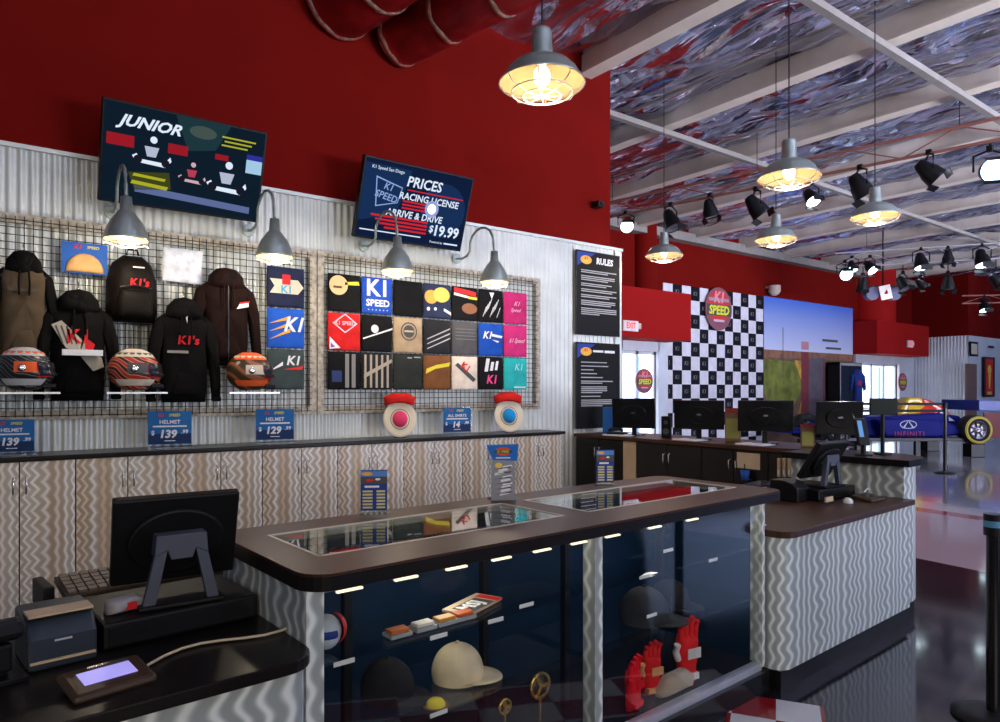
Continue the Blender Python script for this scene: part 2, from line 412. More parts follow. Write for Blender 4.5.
# white wall faces around the two doors
struct('trim_1', MB().box(11.0, 11.42, 10.72, 10.8, 0, 2.68).box(12.62, 12.95, 10.72, 10.8, 0, 2.68).box(11.4, 12.65, 10.72, 10.8, 2.45, 2.68), white_steel)
struct('trim_2', MB().box(21.9, 22.32, 10.72, 10.8, 0, 2.68).box(24.88, 26, 10.72, 10.8, 0, 2.68).box(22.3, 24.9, 10.72, 10.8, 2.42, 2.68), white_steel)
daylight = M('daylight_pane', (.85, .92, 1), .3, emit=(.85, .93, 1), es=1.5)
blueish = M('daylight_pane_blue', (.35, .6, .85), .3, emit=(.4, .65, .9), es=.8)
def glazed_door(name, x0, x1, z1, panes):
    mb = MB()
    mb.box(x0, x0+.06, 10.84, 10.9, 0, z1).box(x1-.06, x1, 10.84, 10.9, 0, z1).box(x0, x1, 10.84, 10.9, z1-.07, z1).box(x0, x1, 10.84, 10.9, 0, .2).box(x0, x1, 10.85, 10.9, .95, 1.0)
    for i in range(1, panes): 
        c = x0 + (x1-x0)*i/panes; mb.box(c-.04, c+.04, 10.84, 10.9, 0, z1)
    d = struct(name, mb, white_steel)
    p = MB()
    for i in range(panes):
        a, b = x0+(x1-x0)*i/panes, x0+(x1-x0)*(i+1)/panes; p.box(a, b, 10.91, 10.92, .1, z1-.05)
    p.build('glass_pane', daylight, d)
    q = MB().box(x0+(x1-x0)*.56, x0+(x1-x0)*.62, 10.895, 10.905, .2, z1-.1); q.build('street_strip', blueish, d)
    return d
glazed_door('door_1', 11.4, 12.65, 2.45, 2)
glazed_door('door_2', 22.3, 24.9, 2.42, 3)
struct('trim_3', MB().box(9.2, 12.88, 10.0, 10.75, 2.67, 3.73), red_box, bevel=.01)
struct('trim_4', MB().box(21.8, 25.45, 10.03, 10.75, 2.68, 3.69), red_box, bevel=.01)
struct('trim_5', MB().cyl((22.9, 10.75, 3.6), (22.9, 10.75, CEIL), .72, n=36), red_box)
struct('trim_6', MB().cyl((12.2, 10.8, 3.7), (12.2, 10.8, CEIL), .3, n=24), red_wall)

# ceiling: sagging foil between beams
def ceil():
    X0, X1, Y0, Y1, st = .5, 27, -3, 11, .11
    nx, ny = int((X1-X0)/st), int((Y1-Y0)/st); vs = []; fs = []
    for j in range(ny+1):
        for i in range(nx+1):
            x, y = X0+(X1-X0)*i/nx, Y0+(Y1-Y0)*j/ny
            t = ((x-5.6) % 2.05)/2.05
            z = CEIL - .06 - .14*math.sin(PI*t) + .09*noise.noise(Vector((x*1.1, y*.9, 0))) + .07*noise.noise(Vector((x*2.6+y, y*1.8, 3))) + .02*noise.noise(Vector((x*8, y*6, 9)))
            vs.append((x, y, z))
    for j in range(ny):
        for i in range(nx):
            a = j*(nx+1)+i; fs.append((a, a+nx+1, a+nx+2, a+1))
    mb = MB(); mb.add(vs, fs, True); mb.box(-5, 33, -3, 11, CEIL+.22, CEIL+.3)
    return mb
ce = struct('ceiling', ceil(), foil)
bx = 5.62; k = 0
while bx < 26:
    MB().box(bx, bx+.1, -3, 10.8, 5.24, 5.5).box(bx-.05, bx+.15, -3, 10.8, 5.225, 5.245).build('beam', beam_paint, ce); bx += 2.05
for y in (6.35, 3.4):
    MB().box(5.9, 26, y-.04, y+.04, 5.1, 5.17).build('purlin', pipe_paint, ce)
for x in (7.0, 9.0, 11.1, 13.1):
    MB().tube([(x, -3, 5.3), (x, 10.8, 5.3)], .02).build('conduit', pipe_paint, ce)
MB().box(6.2, 26, 10.55, 10.8, 5.1, 5.3).build('wall_plate', pipe_paint, ce)

# red foil-wrapped ducts along the top of the wall
duct_m = M('red_duct_wrap', (.30, .012, .014), .35, .35, var=.5, scale=3, bump=.6, bscale=5)
duct_e = M('torn_foil_edge', (.75, .55, .42), .3, .8, var=.4, scale=20, bump=.6)
def duct(p0, p1, r, label):
    p0, p1 = Vector(p0), Vector(p1)
    t = thing('air_duct', label, 'duct', p0, 0, 'ducts under the ceiling')
    q = (p1-p0).to_track_quat('Z', 'Y'); L = (p1-p0).length; n = 40; prof = []
    vs = []; fs = []; nr = 30
    for k in range(nr+1):
        for i in range(n):
            a = 2*PI*i/n; z = L*k/nr
            rr = r*(1+.035*noise.noise(Vector((math.cos(a)*2.5, math.sin(a)*2.5, z*3))))
            vs.append(q @ Vector((rr*math.cos(a), rr*math.sin(a), z)))
    for k in range(nr):
        for i in range(n): fs.append((k*n+i, k*n+(i+1) % n, (k+1)*n+(i+1) % n, (k+1)*n+i))
    fs.append(tuple(range(n))); MB().add(vs, fs, True).build('wrapped_tube', duct_m, t)
    z = .02
    while z < L:
        pr = MB(); m = 40; vs = []
        for w_, ro in ((0, 1.0), (0, 1.035), (.035, 1.04), (.05, 1.0)):
            for i in range(m):
                a = 2*PI*i/m; vs.append(q @ Vector((r*ro*math.cos(a), r*ro*math.sin(a), z+w_+.03*noise.noise(Vector((a*2, z, 1))))))
        pr.add(vs, [(k2*m+i, k2*m+(i+1) % m, (k2+1)*m+(i+1) % m, (k2+1)*m+i) for k2 in range(3) for i in range(m)], True)
        pr.build('foil_seam', duct_e, t); z += .62
a = WY(337, 0, 5.9); duct((a.x, 5.90, a.z-.02), (a.x+.5, 2.6, a.z-.02), .33, 'large red foil-wrapped duct leaving the red wall, left of the two')
a = WY(396, 42, 5.9); duct((a.x, 5.88, a.z), (a.x+.9, 2.2, a.z+.15), .24, 'narrower red foil-wrapped duct beside the large one')

# ------------------------------------------------------------------ wall shelf run: cabinets under a long black top
tag(MB().box(-1.6, 4.96, 5.47, 5.885, 1.095, 1.125).build('wall_worktop', black_top, bevel=.006), 'long black worktop on the wave-faced wall cabinets', 'worktop')
def cabinet(x, label):
    t = thing('wall_cabinet', label, 'cabinet', (x, 5.5, 0), 0, 'wave-faced cabinets along the wall')
    MB().box(.002, .628, .022, .37, 0, 1.094).build('body', dark_cab, t)
    for k in (0, 1):
        d = MB().box(.004+.315*k, .311+.315*k, 0, .02, .08, 1.088).build('door', wave_cab, t)
        hx = .315 + (-.035 if k == 0 else .035)
        MB().tube([(hx, 0, .99), (hx, -.03, .985), (hx, -.03, .885), (hx, 0, .88)], .006).build('handle', chrome, d)
names = ['cabinet at the far left, cut by the frame edge', 'cabinet second from the left, behind the small printer', 'cabinet third from the left, left of the touchscreen back',
         'cabinet behind the touchscreen back', 'cabinet right of the touchscreen back', 'cabinet left of the double-column menu card',
         'cabinet behind the double-column menu card', 'cabinet left of the tall leaflet stand', 'cabinet at the right end of the run beside the ribbed wall']
for i in range(9): cabinet(-.74 + .63*i, 'Champagne wave-embossed ' + names[i])

# merchandise grids
def grid_panel(x0, x1, label):
    t = thing('grid_panel', label, 'display panel', (x0, 5.88, 1.35), 0, 'wire merchandise grids')
    W, Hh = x1-x0, 1.43
    f = MB().box(-.03, .03, -.045, -.005, 0, Hh).box(W-.03, W+.03, -.045, -.005, 0, Hh)
    f.box(.03, W-.03, -.045, -.005, 0, .065).box(.03, W-.03, -.045, -.005, Hh-.065, Hh); f.build('board_frame', weather, t)
    g = MB(); x = .06
    while x < W-.04: g.cyl((x, -.055, .02), (x, -.055, Hh-.02), .003, n=5); x += .052
    z = .03
    while z < Hh: g.cyl((.02, -.061, z), (W-.02, -.061, z), .003, n=5); z += .052
    g.build('wire_grid', wire, t)
grid_panel(-.75, 2.33, 'black wire grid in a weathered board frame hung with hoodies and helmets')
grid_panel(2.40, 4.89, 'black wire grid in a weathered board frame holding three rows of folded shirts')

# folded shirts
def shirt(px0, px1, py0, py1, base, label, draw, group, Y=5.81):
    a = WY(px0, py0, Y); b = WY(px1, py1, Y); shirt_at(a.x, b.x, b.z, a.z, base, label, draw, group)
def shirt_at(x0, x1, z0, z1, base, label, draw, group, tilt=0):
    W, Hh = x1-x0, z1-z0
    t = thing('folded_shirt', label, 'shirt', (x0, 5.80, z0), 0, group)
    mb = MB(); mb.puff([(0.003,0),(W-.003,0),(W-.002,Hh*.5),(W-.004,Hh-.003),(.004,Hh-.003),(.001,Hh*.5)], 0, .022, seed=x0*9+z0*5, rings=(1,.99,.96,.88,.7,.4), wr=.05)
    mb.build('folded_body', base, t)
    if draw:
        p = MB(); draw(p, W, Hh)
        if p.f: p.build('printed_design', None, t)
    return t
FY = -.0245
def d_helmet(p, W, H): 
    p.use(P('tan', (.75,.5,.25))).disc(W*.3, H*.68, W*.28, FY, rz=H*.26); p.use(P('dkbrown', (.12,.06,.03))); p.rect(W*.14, W*.4, H*.6, H*.66, FY-.001)
    p.use(P('yellow', (.8,.65,.05))).poly([(W*.5,H*.7),(W*.95,H*.72),(W*.92,H*.82),(W*.5,H*.78)], FY)
def d_k1(p, W, H):
    p.use(white).text('K1', H*.62, W*.5, H*.68, FY, bold=.03, sx=1.0); p.text('SPEED', H*.25, W*.5, H*.28, FY, bold=.03, sx=1.05)
    for i in range(6): p.disc(W*(.2+.12*i), H*.1, W*.02, FY, 5)
def d_splash(p, W, H):
    p.use(P('orange', (.85,.42,.08))).disc(W*.25, H*.6, W*.24, FY, rz=H*.2); p.use(P('gold', (.85,.6,.12))).disc(W*.62, H*.68, W*.3, FY-.001, rz=H*.22)
    p.use(white).disc(W*.15, H*.25, W*.06, FY).disc(W*.4, H*.26, W*.05, FY); p.poly([(W*.7,H*.22),(W*.98,H*.1),(W*.98,H*.18),(W*.72,H*.3)], FY)
def d_banner(p, W, H):
    p.use(P('red', (.7,.03,.03))).poly([(W*.05,H*.82),(W*.9,H*.72),(W*.9,H*.86),(W*.05,H*.96)], FY)
    p.use(white).poly([(W*.05,H*.72),(W*.6,H*.66),(W*.6,H*.72),(W*.05,H*.8)], FY-.001); p.use(P('yellow', (.8,.65,.05))).poly([(W*.6,H*.64),(W*.95,H*.62),(W*.95,H*.7),(W*.6,H*.72)], FY-.001)
    p.use(P('brown', (.25,.11,.06))).disc(W*.65, H*.35, W*.3, FY, rz=H*.16)
def d_lines(p, W, H):
    p.use(white)
    random.seed(3)
    for i in range(9):
        x, z = W*(.2+.07*i), H*(.15+.08*(i % 4)); p.poly([(x-.02,z),(x-.016,z-.003),(x+.03,z+H*.3),(x+.025,z+H*.32)], FY)
    p.poly([(W*.4,H*.9),(W*.6,H*.9),(W*.5,H*.7)], FY)
def d_script(p, W, H): p.use(P('pale_pink', (.9,.6,.7))).text('K1', H*.2, W*.5, H*.62, FY, .5, 0); p.text('Speed', H*.16, W*.45, H*.42, FY, .5, 0)
def d_script2(p, W, H): p.use(P('pale_pink', (.9,.6,.7))).text('k1 Speed', H*.2, W*.5, H*.5, FY, .6, 0, sx=.8)
def d_diamond(p, W, H):
    p.use(P('pale_pink', (.9,.6,.7)))
    c = [(W*.5,H*.98),(W*.88,H*.72),(W*.5,H*.46),(W*.12,H*.72)]; c2 = [(W*.5+(x-W*.5)*.86, H*.72+(z-H*.72)*.86) for x, z in c]
    for i in range(4): p.poly([c[i], c[(i+1)%4], c2[(i+1)%4], c2[i]], FY)
    p.text('K1 SPEED', H*.14, W*.5, H*.72, FY)
    p.use(white).poly([(0.01,.01),(W*.36,.02),(.01,H*.36)], FY); p.use(P('violet', (.3,.1,.5))).poly([(0.02,.02),(W*.2,.03),(.02,H*.2)], FY-.001)
def d_dot(p, W, H): p.use(white).disc(W*.4, H*.62, W*.12, FY); p.poly([(W*.02,H*.32),(W*.98,H*.62),(W*.98,H*.67),(W*.02,H*.36)], FY)
def d_circle(p, W, H): p.use(P('ink', (.08,.08,.08))).ring(W*.5, H*.6, W*.28, .012, FY); p.disc(W*.5, H*.6, W*.19, FY); p.use(tanp).rect(W*.34, W*.66, H*.58, H*.63, FY-.001)
def d_diag(p, W, H):
    p.use(P('silver', (.5,.5,.5)))
    for k in range(3): p.poly([(W*.1,H*(.12+.14*k)),(W*.95,H*(.45+.14*k)),(W*.95,H*(.49+.14*k)),(W*.1,H*(.15+.14*k))], FY)
def d_faint(p, W, H):
    p.use(P('grey', (.16,.16,.17)))
    for k in range(4): p.rect(W*.1, W*.9, H*(.45+.1*k), H*(.48+.1*k), FY)
def d_logo(p, W, H): p.use(white).text('K1', H*.3, W*.32, H*.62, FY, .3, .03); p.poly([(W*.5,H*.68),(W*.95,H*.62),(W*.9,H*.55),(W*.5,H*.6)], FY); p.poly([(W*.5,H*.5),(W*.8,H*.46),(W*.75,H*.4)], FY)
def d_bars(p, W, H): 
    p.use(P('grey3', (.25,.24,.22))).rect(W*.5, W*.62, H*.05, H*.95, FY).rect(W*.7, W*.82, H*.05, H*.95, FY); p.use(P('navy', (.03,.05,.15))).rect(W*.1, W*.4, H*.2, H*.5, FY)
def d_stripes(p, W, H):
    p.use(P('sand', (.42,.37,.28)))
    for k in range(5): p.rect(W*(.06+.18*k), W*(.13+.18*k), H*.05, H*.95, FY)
    p.poly([(W*.05,H*.3),(W*.95,H*.75),(W*.95,H*.85),(W*.05,H*.42)], FY-.001)
def d_small(p, W, H): p.use(P('silver', (.5,.5,.5))).rect(W*.45, W*.6, H*.88, H*.91, FY).rect(W*.68, W*.9, H*.9, H*.93, FY)
def d_wave(p, W, H): p.use(P('yellow', (.8,.65,.05))).poly([(W*.05,H*.45),(W*.4,H*.6),(W*.9,H*.68),(W*.95,H*.8),(W*.45,H*.72),(W*.08,H*.6)], FY)
def d_cream(p, W, H):
    p.use(P('red', (.7,.03,.03))).text('K1', H*.3, W*.5, H*.66, FY, 0, .03, rot=-.6); p.use(P('ink', (.08,.08,.08)))
    p.poly([(W*.1,H*.72),(W*.8,H*.22),(W*.9,H*.32),(W*.2,H*.8)], FY+.001)
def d_kt(p, W, H): p.use(white).poly([(W*.2,H*.55),(W*.34,H*.55),(W*.42,H*.95),(W*.28,H*.95)], FY).poly([(W*.42,H*.58),(W*.54,H*.58),(W*.6,H*.85),(W*.48,H*.85)], FY).poly([(W*.62,H*.6),(W*.72,H*.6),(W*.78,H*.88),(W*.68,H*.88)], FY); p.use(P('pink', (.85,.08,.25))).text('K1', H*.36, W*.5, H*.3, FY, .2, .03)
def d_teal(p, W, H): p.use(P('pale_teal', (.5,.85,.8))).text('K1', H*.3, W*.6, H*.7, FY, .2, 0); p.rect(W*.4, W*.9, H*.05, H*.1, FY)
BK, CH = F('black', (.009,.009,.01)), F('charcoal', (.025,.025,.028))
DES = [[(BK, d_helmet, 'black folded shirt with a tan kart helmet print, top left of the shirt grid'), (F('royal', (.02,.08,.45)), d_k1, 'royal blue folded shirt with large white lettering over stars'),
        (BK, None, 'plain black folded shirt in the top row right of the blue lettered one'), (F('ink_blue', (.03,.04,.09)), d_splash, 'black folded shirt with an orange and gold splash print'),
        (BK, d_banner, 'black folded shirt with a red, white and yellow banner print'), (BK, d_lines, 'black folded shirt with white line-art streaks, top row left of the magenta one'),
        (F('magenta', (.55,.03,.16)), d_script, 'magenta folded shirt at the top right corner of the grid')],
       [(F('red', (.65,.02,.02)), d_diamond, 'bright red folded shirt with a pale diamond outline'), (BK, d_dot, 'black folded shirt with a white dot and a slanted white line'),
        (F('kraft', (.45,.33,.2)), d_circle, 'tan folded shirt with a dark round emblem'), (CH, d_diag, 'charcoal folded shirt with slanted silver stripes, middle row'),
        (F('grey', (.09,.09,.095)), d_faint, 'dark grey folded shirt with faint horizontal lines'), (F('blue', (.015,.08,.42)), d_logo, 'blue folded shirt with a white logo in the middle row'),
        (F('magenta2', (.6,.035,.18)), d_script2, 'magenta folded shirt with one script line, middle row at the right end')],
       [(BK, d_bars, 'black folded shirt with grey upright bars, bottom left of the shirt grid'), (CH, d_stripes, 'dark folded shirt covered in sand-coloured stripes'),
        (F('dark_olive', (.03,.035,.03)), d_small, 'plain dark olive folded shirt in the bottom row'), (F('brown', (.2,.08,.03)), d_wave, 'brown folded shirt with a yellow wave'),
        (F('ivory', (.8,.68,.55)), d_cream, 'cream folded shirt with a slanted red and black logo'), (BK, d_kt, 'black folded shirt with white and pink lettering, bottom row'),
        (F('teal', (.03,.45,.43)), d_teal, 'teal folded shirt at the bottom right corner of the grid')]]
for r, row in enumerate(DES):
    for c, (m, dr, lab) in enumerate(row):
        x0 = 2.44 + .323*c; z1 = 2.595 - .348*r
        shirt_at(x0+.004, x0+.317, z1-.335, z1, m, lab, dr, 'folded shirts on the right grid')
def d_arrow(p, W, H):
    p.use(P('bone', (.65,.58,.45))).poly([(W*.06,H*.68),(W*.8,H*.68),(W*.95,H*.5),(W*.8,H*.32),(W*.06,H*.32),(W*.18,H*.5)], FY)
    p.use(P('red', (.7,.03,.03))).rect(W*.38, W*.6, H*.55, H*.8, FY-.001); p.use(P('sky', (.05,.35,.6))).text('K1', H*.26, W*.5, H*.42, FY-.001, 0, .03)
def d_flame(p, W, H):
    p.use(P('flame', (.85,.4,.05)))
    for k in range(3): p.poly([(W*.04,H*(.2+.2*k)),(W*.6,H*(.4+.16*k)),(W*.6,H*(.5+.16*k))], FY)
    p.use(white).text('K1', H*.5, W*.68, H*.58, FY-.001, .3, .03, sx=.9)
def d_k1b(p, W, H):
    p.use(white).text('K1', H*.32, W*.68, H*.72, FY, .2, .03); p.poly([(W*.05,H*.45),(W*.4,H*.7),(W*.4,H*.6)], FY)
    p.use(P('red', (.7,.03,.03))).poly([(W*.4,H*.5),(W*.95,H*.6),(W*.9,H*.5)], FY)
for k, (m, dr, lab) in enumerate([(F('night', (.02,.025,.06)), d_arrow, 'navy folded shirt with a bone arrow patch beside the brown jacket'), (F('royal2', (.02,.1,.5)), d_flame, 'blue folded shirt with orange flames beside the brown jacket'),
                                  (F('slate', (.05,.07,.07)), d_k1b, 'dark slate folded shirt with small white logo above a helmet')]):
    z1 = 2.60 - .35*k; shirt_at(1.91, 2.235, z1-.335, z1, m, lab, dr, 'folded shirts at the right of the hoodie grid')
# card with mask and white shirt
a = WY(61, 241, 5.8); b = WY(107, 276, 5.8)
t = thing('product_card', 'blue header card with an orange and tan face mask hung high on the grid', 'card', (a.x, 5.79, b.z))
W_, H_ = b.x-a.x, a.z-b.z
MB().box(0, W_, -.008, 0, 0, H_).build('backing_card', P('cardblue', (.03,.12,.45)), t)
mk = MB(); mk.puff([(W_*.5+W_*.42*math.cos(q), H_*.04+H_*.62*max(0, math.sin(q))) for q in [PI*i/12 for i in range(13)]], -.009, .03, 2, cen=(W_*.5, H_*.25)); mk.build('mask', F('apricot', (.75,.42,.16)), t)
MB().use(P('red', (.7,.03,.03))).text('K1', H_*.2, W_*.35, H_*.86, -.0095, .2, .03).use(P('yellow', (.8,.65,.05))).text('SPEED', H_*.13, W_*.68, H_*.86, -.0095, .2, .02).build('lettering', None, t)
a = WY(162, 247, 5.8); b = WY(203, 284, 5.8)
mb = MB(); W_, H_ = b.x-a.x, a.z-b.z
mb.puff([(0,0),(W_,-.01),(W_-.01,H_*.5),(W_,H_),(W_*.5,H_+.004),(.01,H_),(0,H_*.5)], 0, .025, 5, rings=(1,.99,.95,.85,.6,.3), wr=.6)
tag(mb.build('folded_shirt', M('plastic_bag_white', (.7,.73,.8), .35, var=.25, scale=14, bump=.8, bscale=12), loc=(a.x, 5.8, b.z)), 'bare white folded shirt in a plastic bag between backpack and brown jacket', 'shirt')

# hoodies, backpack
def hoodie(px0, px1, py0, py1, Y, bodym, trimm, label, draw=None, skirt=None):
    a, b = WY(px0, py0, Y), WY(px1, py1, Y); W, Hh = b.x-a.x, a.z-b.z
    t = thing('hoodie', label, 'hoodie', ((a.x+b.x)/2, Y+.1, b.z), 0, 'hoodies and jackets on hangers')
    h = W/2
    MB().puff([(-h*.58,0),(h*.58,0),(h*.62,Hh*.3),(h*.6,Hh*.62),(h*.66,Hh*.78),(h*.3,Hh*.88),(-h*.3,Hh*.88),(-h*.66,Hh*.78),(-h*.6,Hh*.62),(-h*.62,Hh*.3)], -.01, .09, seed=px0, wr=.2).build('body', bodym, t)
    for s in (-1, 1):
        MB().puff([(s*h*x, Hh*z) for x, z in ((.5,.84),(.78,.76),(.92,.55),(1,.12),(.97,.04),(.76,.03),(.72,.2),(.62,.5),(.5,.66))], -.012, .075, seed=px0+s, wr=.22).build('sleeve', trimm, t)
        MB().box(min(s*h*.74, s*h*.99), max(s*h*.74, s*h*.99), -.07, -.02, 0.005, Hh*.05).build('cuff', trimm, t, bevel=.01)
    MB().puff([(-h*.5,Hh*.80),(-h*.2,Hh*.765),(h*.2,Hh*.765),(h*.5,Hh*.80),(h*.46,Hh*.9),(h*.26,Hh*.975),(0,Hh*.995),(-h*.26,Hh*.975),(-h*.46,Hh*.9)], -.03, .085, seed=px0+4, wr=.35).build('hood', trimm, t)
    MB().puff([(-h*.24,Hh*.93),(h*.24,Hh*.93),(h*.2,Hh*.86),(0,Hh*.80),(-h*.2,Hh*.86)], -.095, .02, seed=2).build('hood_opening', F('lining', (.004,.004,.005)), t)
    MB().puff([(-h*.34,Hh*.06),(h*.34,Hh*.06),(h*.36,Hh*.16),(h*.22,Hh*.3),(-h*.22,Hh*.3),(-h*.36,Hh*.16)], -.07, .035, seed=px0).build('pocket', bodym, t)
    for s in (-1, 1): MB().tube([(s*h*.12,-.115,Hh*.8),(s*h*.14,-.122,Hh*.68),(s*h*.13,-.12,Hh*.58)], .006).build('drawstring', trimm, t)
    MB().tube([(-h*.25,-.03,Hh*.95),(0,-.03,Hh*.99),(h*.25,-.03,Hh*.95)], .006).tube([(0,-.03,Hh*.99),(0,-.03,Hh*1.03),(0,.0,Hh*1.06),(0,.06,Hh*1.05)], .004).build('hanger', chrome, t)
    if draw:
        p = MB(); draw(p, h, Hh); p.build('printed_design', None, t)
    return t
taupe = F('taupe', (.085,.06,.035)); kfab = F('deep_black', (.0035,.003,.003)); brown = F('dark_brown', (.012,.0045,.0035))
HY = -.112
def g_print(p, h, H):
    p.use(P('faded', (.09,.07,.05))).poly([(-h*.42,H*.62),(-h*.2,H*.61),(-h*.2,H*.64),(-h*.42,H*.65)], HY).rect(-h*.12, h*.1, H*.615, H*.64, HY).poly([(h*.18,H*.61),(h*.42,H*.62),(h*.42,H*.65),(h*.18,H*.64)], HY)
hoodie(-16, 62, 244, 362, 5.62, taupe, kfab, 'taupe hoodie with black hood and sleeves at the far left of the grid', g_print)
def skull(p, h, H):
    p.use(P('bone2', (.40,.37,.30))).poly([(-h*.62,H*.66),(-h*.4,H*.7),(h*.1,H*.52),(h*.0,H*.42),(-h*.3,H*.46)], HY)
    p.poly([(h*.05,H*.54),(h*.5,H*.38),(h*.55,H*.3),(h*.3,H*.26),(0,H*.4)], HY)
    p.use(P('red2', (.55,.015,.02))).text('K1', H*.17, -h*.02, H*.56, HY-.002, 0, .03); p.poly([(h*.12,H*.56),(h*.34,H*.5),(h*.3,H*.44),(h*.12,H*.46)], HY-.001)
    p.use(P('ink', (.08,.08,.08)))
    for k in range(4): p.poly([(-h*(.55-.12*k),H*.65),(-h*(.51-.12*k),H*.66),(-h*(.35-.1*k),H*.5),(-h*(.38-.1*k),H*.49)], HY-.002)
hoodie(33, 123, 284, 400, 5.60, kfab, kfab, 'black pullover hoodie with a bone-white skull and red logo', skull)
def k1s(p, h, H):
    p.use(P('red2', (.55,.015,.02))).text("K1's", H*.11, h*.05, H*.58, HY, .1, .03); p.use(P('grey3', (.25,.24,.22))).rect(-h*.5, h*.05, H*.46, H*.485, HY)
    p.use(white).poly([(-h*.03,H*.82),(h*.03,H*.82),(h*.02,H*.74)], HY)
hoodie(147, 223, 293, 402, 5.60, kfab, kfab, 'black hoodie with red lettering under the white bagged shirt', k1s)
def jk(p, h, H):
    p.use(white).poly([(h*.22,H*.57),(h*.55,H*.6),(h*.55,H*.64),(h*.3,H*.62)], HY); p.use(P('red2', (.55,.015,.02))).poly([(h*.3,H*.62),(h*.58,H*.645),(h*.58,H*.66),(h*.3,H*.64)], HY-.001)
    p.use(dark_metal).rect(-.004, .004, H*.05, H*.8, HY-.002)
hoodie(190, 264, 262, 366, 5.66, brown, brown, 'dark brown zip jacket with a small chest logo', jk)
# sign card held in front of the skull hoodie
a = WY(62, 349, 5.44); b = WY(103, 356, 5.44)
tag(MB().box(0, b.x-a.x, -.004, .004, 0, a.z-b.z).box(.01, b.x-a.x-.01, .004, .385, .004, .007).build('shelf_label_strip', white, loc=(a.x, 5.44, b.z)), 'narrow white label strip across the skull hoodie', 'label')
a, b = WY(109, 250, 5.6), WY(161, 322, 5.6); W_, H_ = b.x-a.x, a.z-b.z
t = thing('backpack', 'black backpack with red lettering between the card and the white shirt', 'backpack', ((a.x+b.x)/2, 5.78, b.z)); h = W_/2
bpk = F('pack_nylon', (.006,.004,.003), .6)
MB().puff([(-h*.85,0),(h*.85,0),(h,H_*.12),(h*.98,H_*.6),(h*.75,H_*.88),(h*.35,H_),(-h*.35,H_),(-h*.75,H_*.88),(-h*.98,H_*.6),(-h,H_*.12)], 0, .17, 3, wr=.05).build('main_body', bpk, t)
MB().puff([(-h*.66,H_*.04),(h*.66,H_*.04),(h*.72,H_*.3),(h*.55,H_*.46),(-h*.55,H_*.46),(-h*.72,H_*.3)], -.15, .06, 6, wr=.05).build('front_pocket', bpk, t)
MB().tube([(-h*.6,-.19,H_*.48),(0,-.2,H_*.52),(h*.6,-.19,H_*.48)], .005).build('zip', dark_metal, t)
MB().tube([(-.04,-.06,H_),(-.03,-.06,H_+.04),(.03,-.06,H_+.04),(.04,-.06,H_)], .008).build('grab_loop', bpk, t)
MB().use(P('red2', (.55,.015,.02))).text("K1's", H_*.15, h*.15, H_*.56, -.186, .1, .03).use(P('silver', (.5,.5,.5))).rect(-h*.1, h*.35, H_*.78, H_*.8, -.182).build('printed_design', None, t)

def pattern_mat(name, cols, scale=7):
    m = bpy.data.materials.new(name); m.use_nodes = True; N = m.node_tree.nodes; L = m.node_tree.links; b = N['Principled BSDF']
    tc = N.new('ShaderNodeTexCoord'); wv = N.new('ShaderNodeTexWave'); wv.inputs['Scale'].default_value = scale; wv.inputs['Distortion'].default_value = 9; wv.inputs['Detail'].default_value = 1; wv.inputs['Detail Scale'].default_value = .8
    mp = N.new('ShaderNodeMapping'); mp.inputs['Rotation'].default_value = (.3, 1.1, .2); L.new(tc.outputs['Object'], mp.inputs[0]); L.new(mp.outputs[0], wv.inputs['Vector'])
    rp = N.new('ShaderNodeValToRGB'); rp.color_ramp.interpolation = 'CONSTANT'; e = rp.color_ramp.elements
    e[0].position = 0; e[0].color = cols[0] + (1,); e[1].position = .35; e[1].color = cols[1] + (1,)
    for k, c in enumerate(cols[2:]): q = e.new(.55 + .2*k); q.color = c + (1,)
    L.new(wv.outputs['Fac'], rp.inputs[0]); L.new(rp.outputs[0], b.inputs['Base Color']); b.inputs['Roughness'].default_value = .3
    return m
# helmets on little shelves
def helmet(px, py_bot, wpx, shell, accent, accent2, label, Y=5.5):
    c = WY(px, py_bot, Y); v = fr(px, py_bot); d = Y/v.y
    s = wpx/FPX*d/.31
    t = thing('racing_helmet', label, 'helmet', (c.x, Y, c.z), R(-8), 'helmets on the hoodie grid'); t.scale = (s, s, s)
    def fn(x, y, z):
        if z < .06: k = (z-.06); x = x*(1+k*1.2) + .0; 
        if x > 0 and z < .12: x *= 1.12
        return (x, y, max(z, .012))
    MB().sph((0,0,.135), (.145,.118,.135), 32, 20, fn=fn).build('shell', shell, t)
    v0 = MB(); v0.sph((.012,0,.140), (.147,.121,.12), 16, 6, R(-22), R(18), R(-62), R(62), fn); v0.build('visor', M('smoked_visor', (.02,.02,.025), .1), t)
    g = MB()
    g.use(accent).sph((0,0,.136), (.148,.1205,.137), 12, 4, R(35), R(70), R(-150), R(-20), fn); g.sph((0,0,.136), (.148,.1205,.137), 10, 3, R(-45), R(-25), R(-140), R(-40), fn)
    g.use(accent2).sph((0,0,.136), (.149,.121,.1375), 8, 3, R(-8), R(18), R(-105), R(-60), fn); g.sph((0,0,.136), (.149,.121,.1375), 8, 2, R(42), R(50), R(-160), R(10), fn)
    g.use(P('red2', (.55,.015,.02))).sph((0,0,.136), (.1495,.1215,.138), 6, 3, R(-20), R(10), R(-60), R(-25), fn)
    g.build('painted_graphics', None, t)
    MB().sph((.0,-.121,.14), (.022,.008,.022), 10, 6).build('visor_pivot', chrome, t)
    MB().box(.09, .165, -.06, .06, .02, .05).build('chin_vent', black, t, bevel=.01)
    return c, s
orange_p = P('orange_red', (.8,.12,.03)); bone_p = P('bone', (.65,.58,.45)); slate_p = P('slate2', (.1,.1,.1))
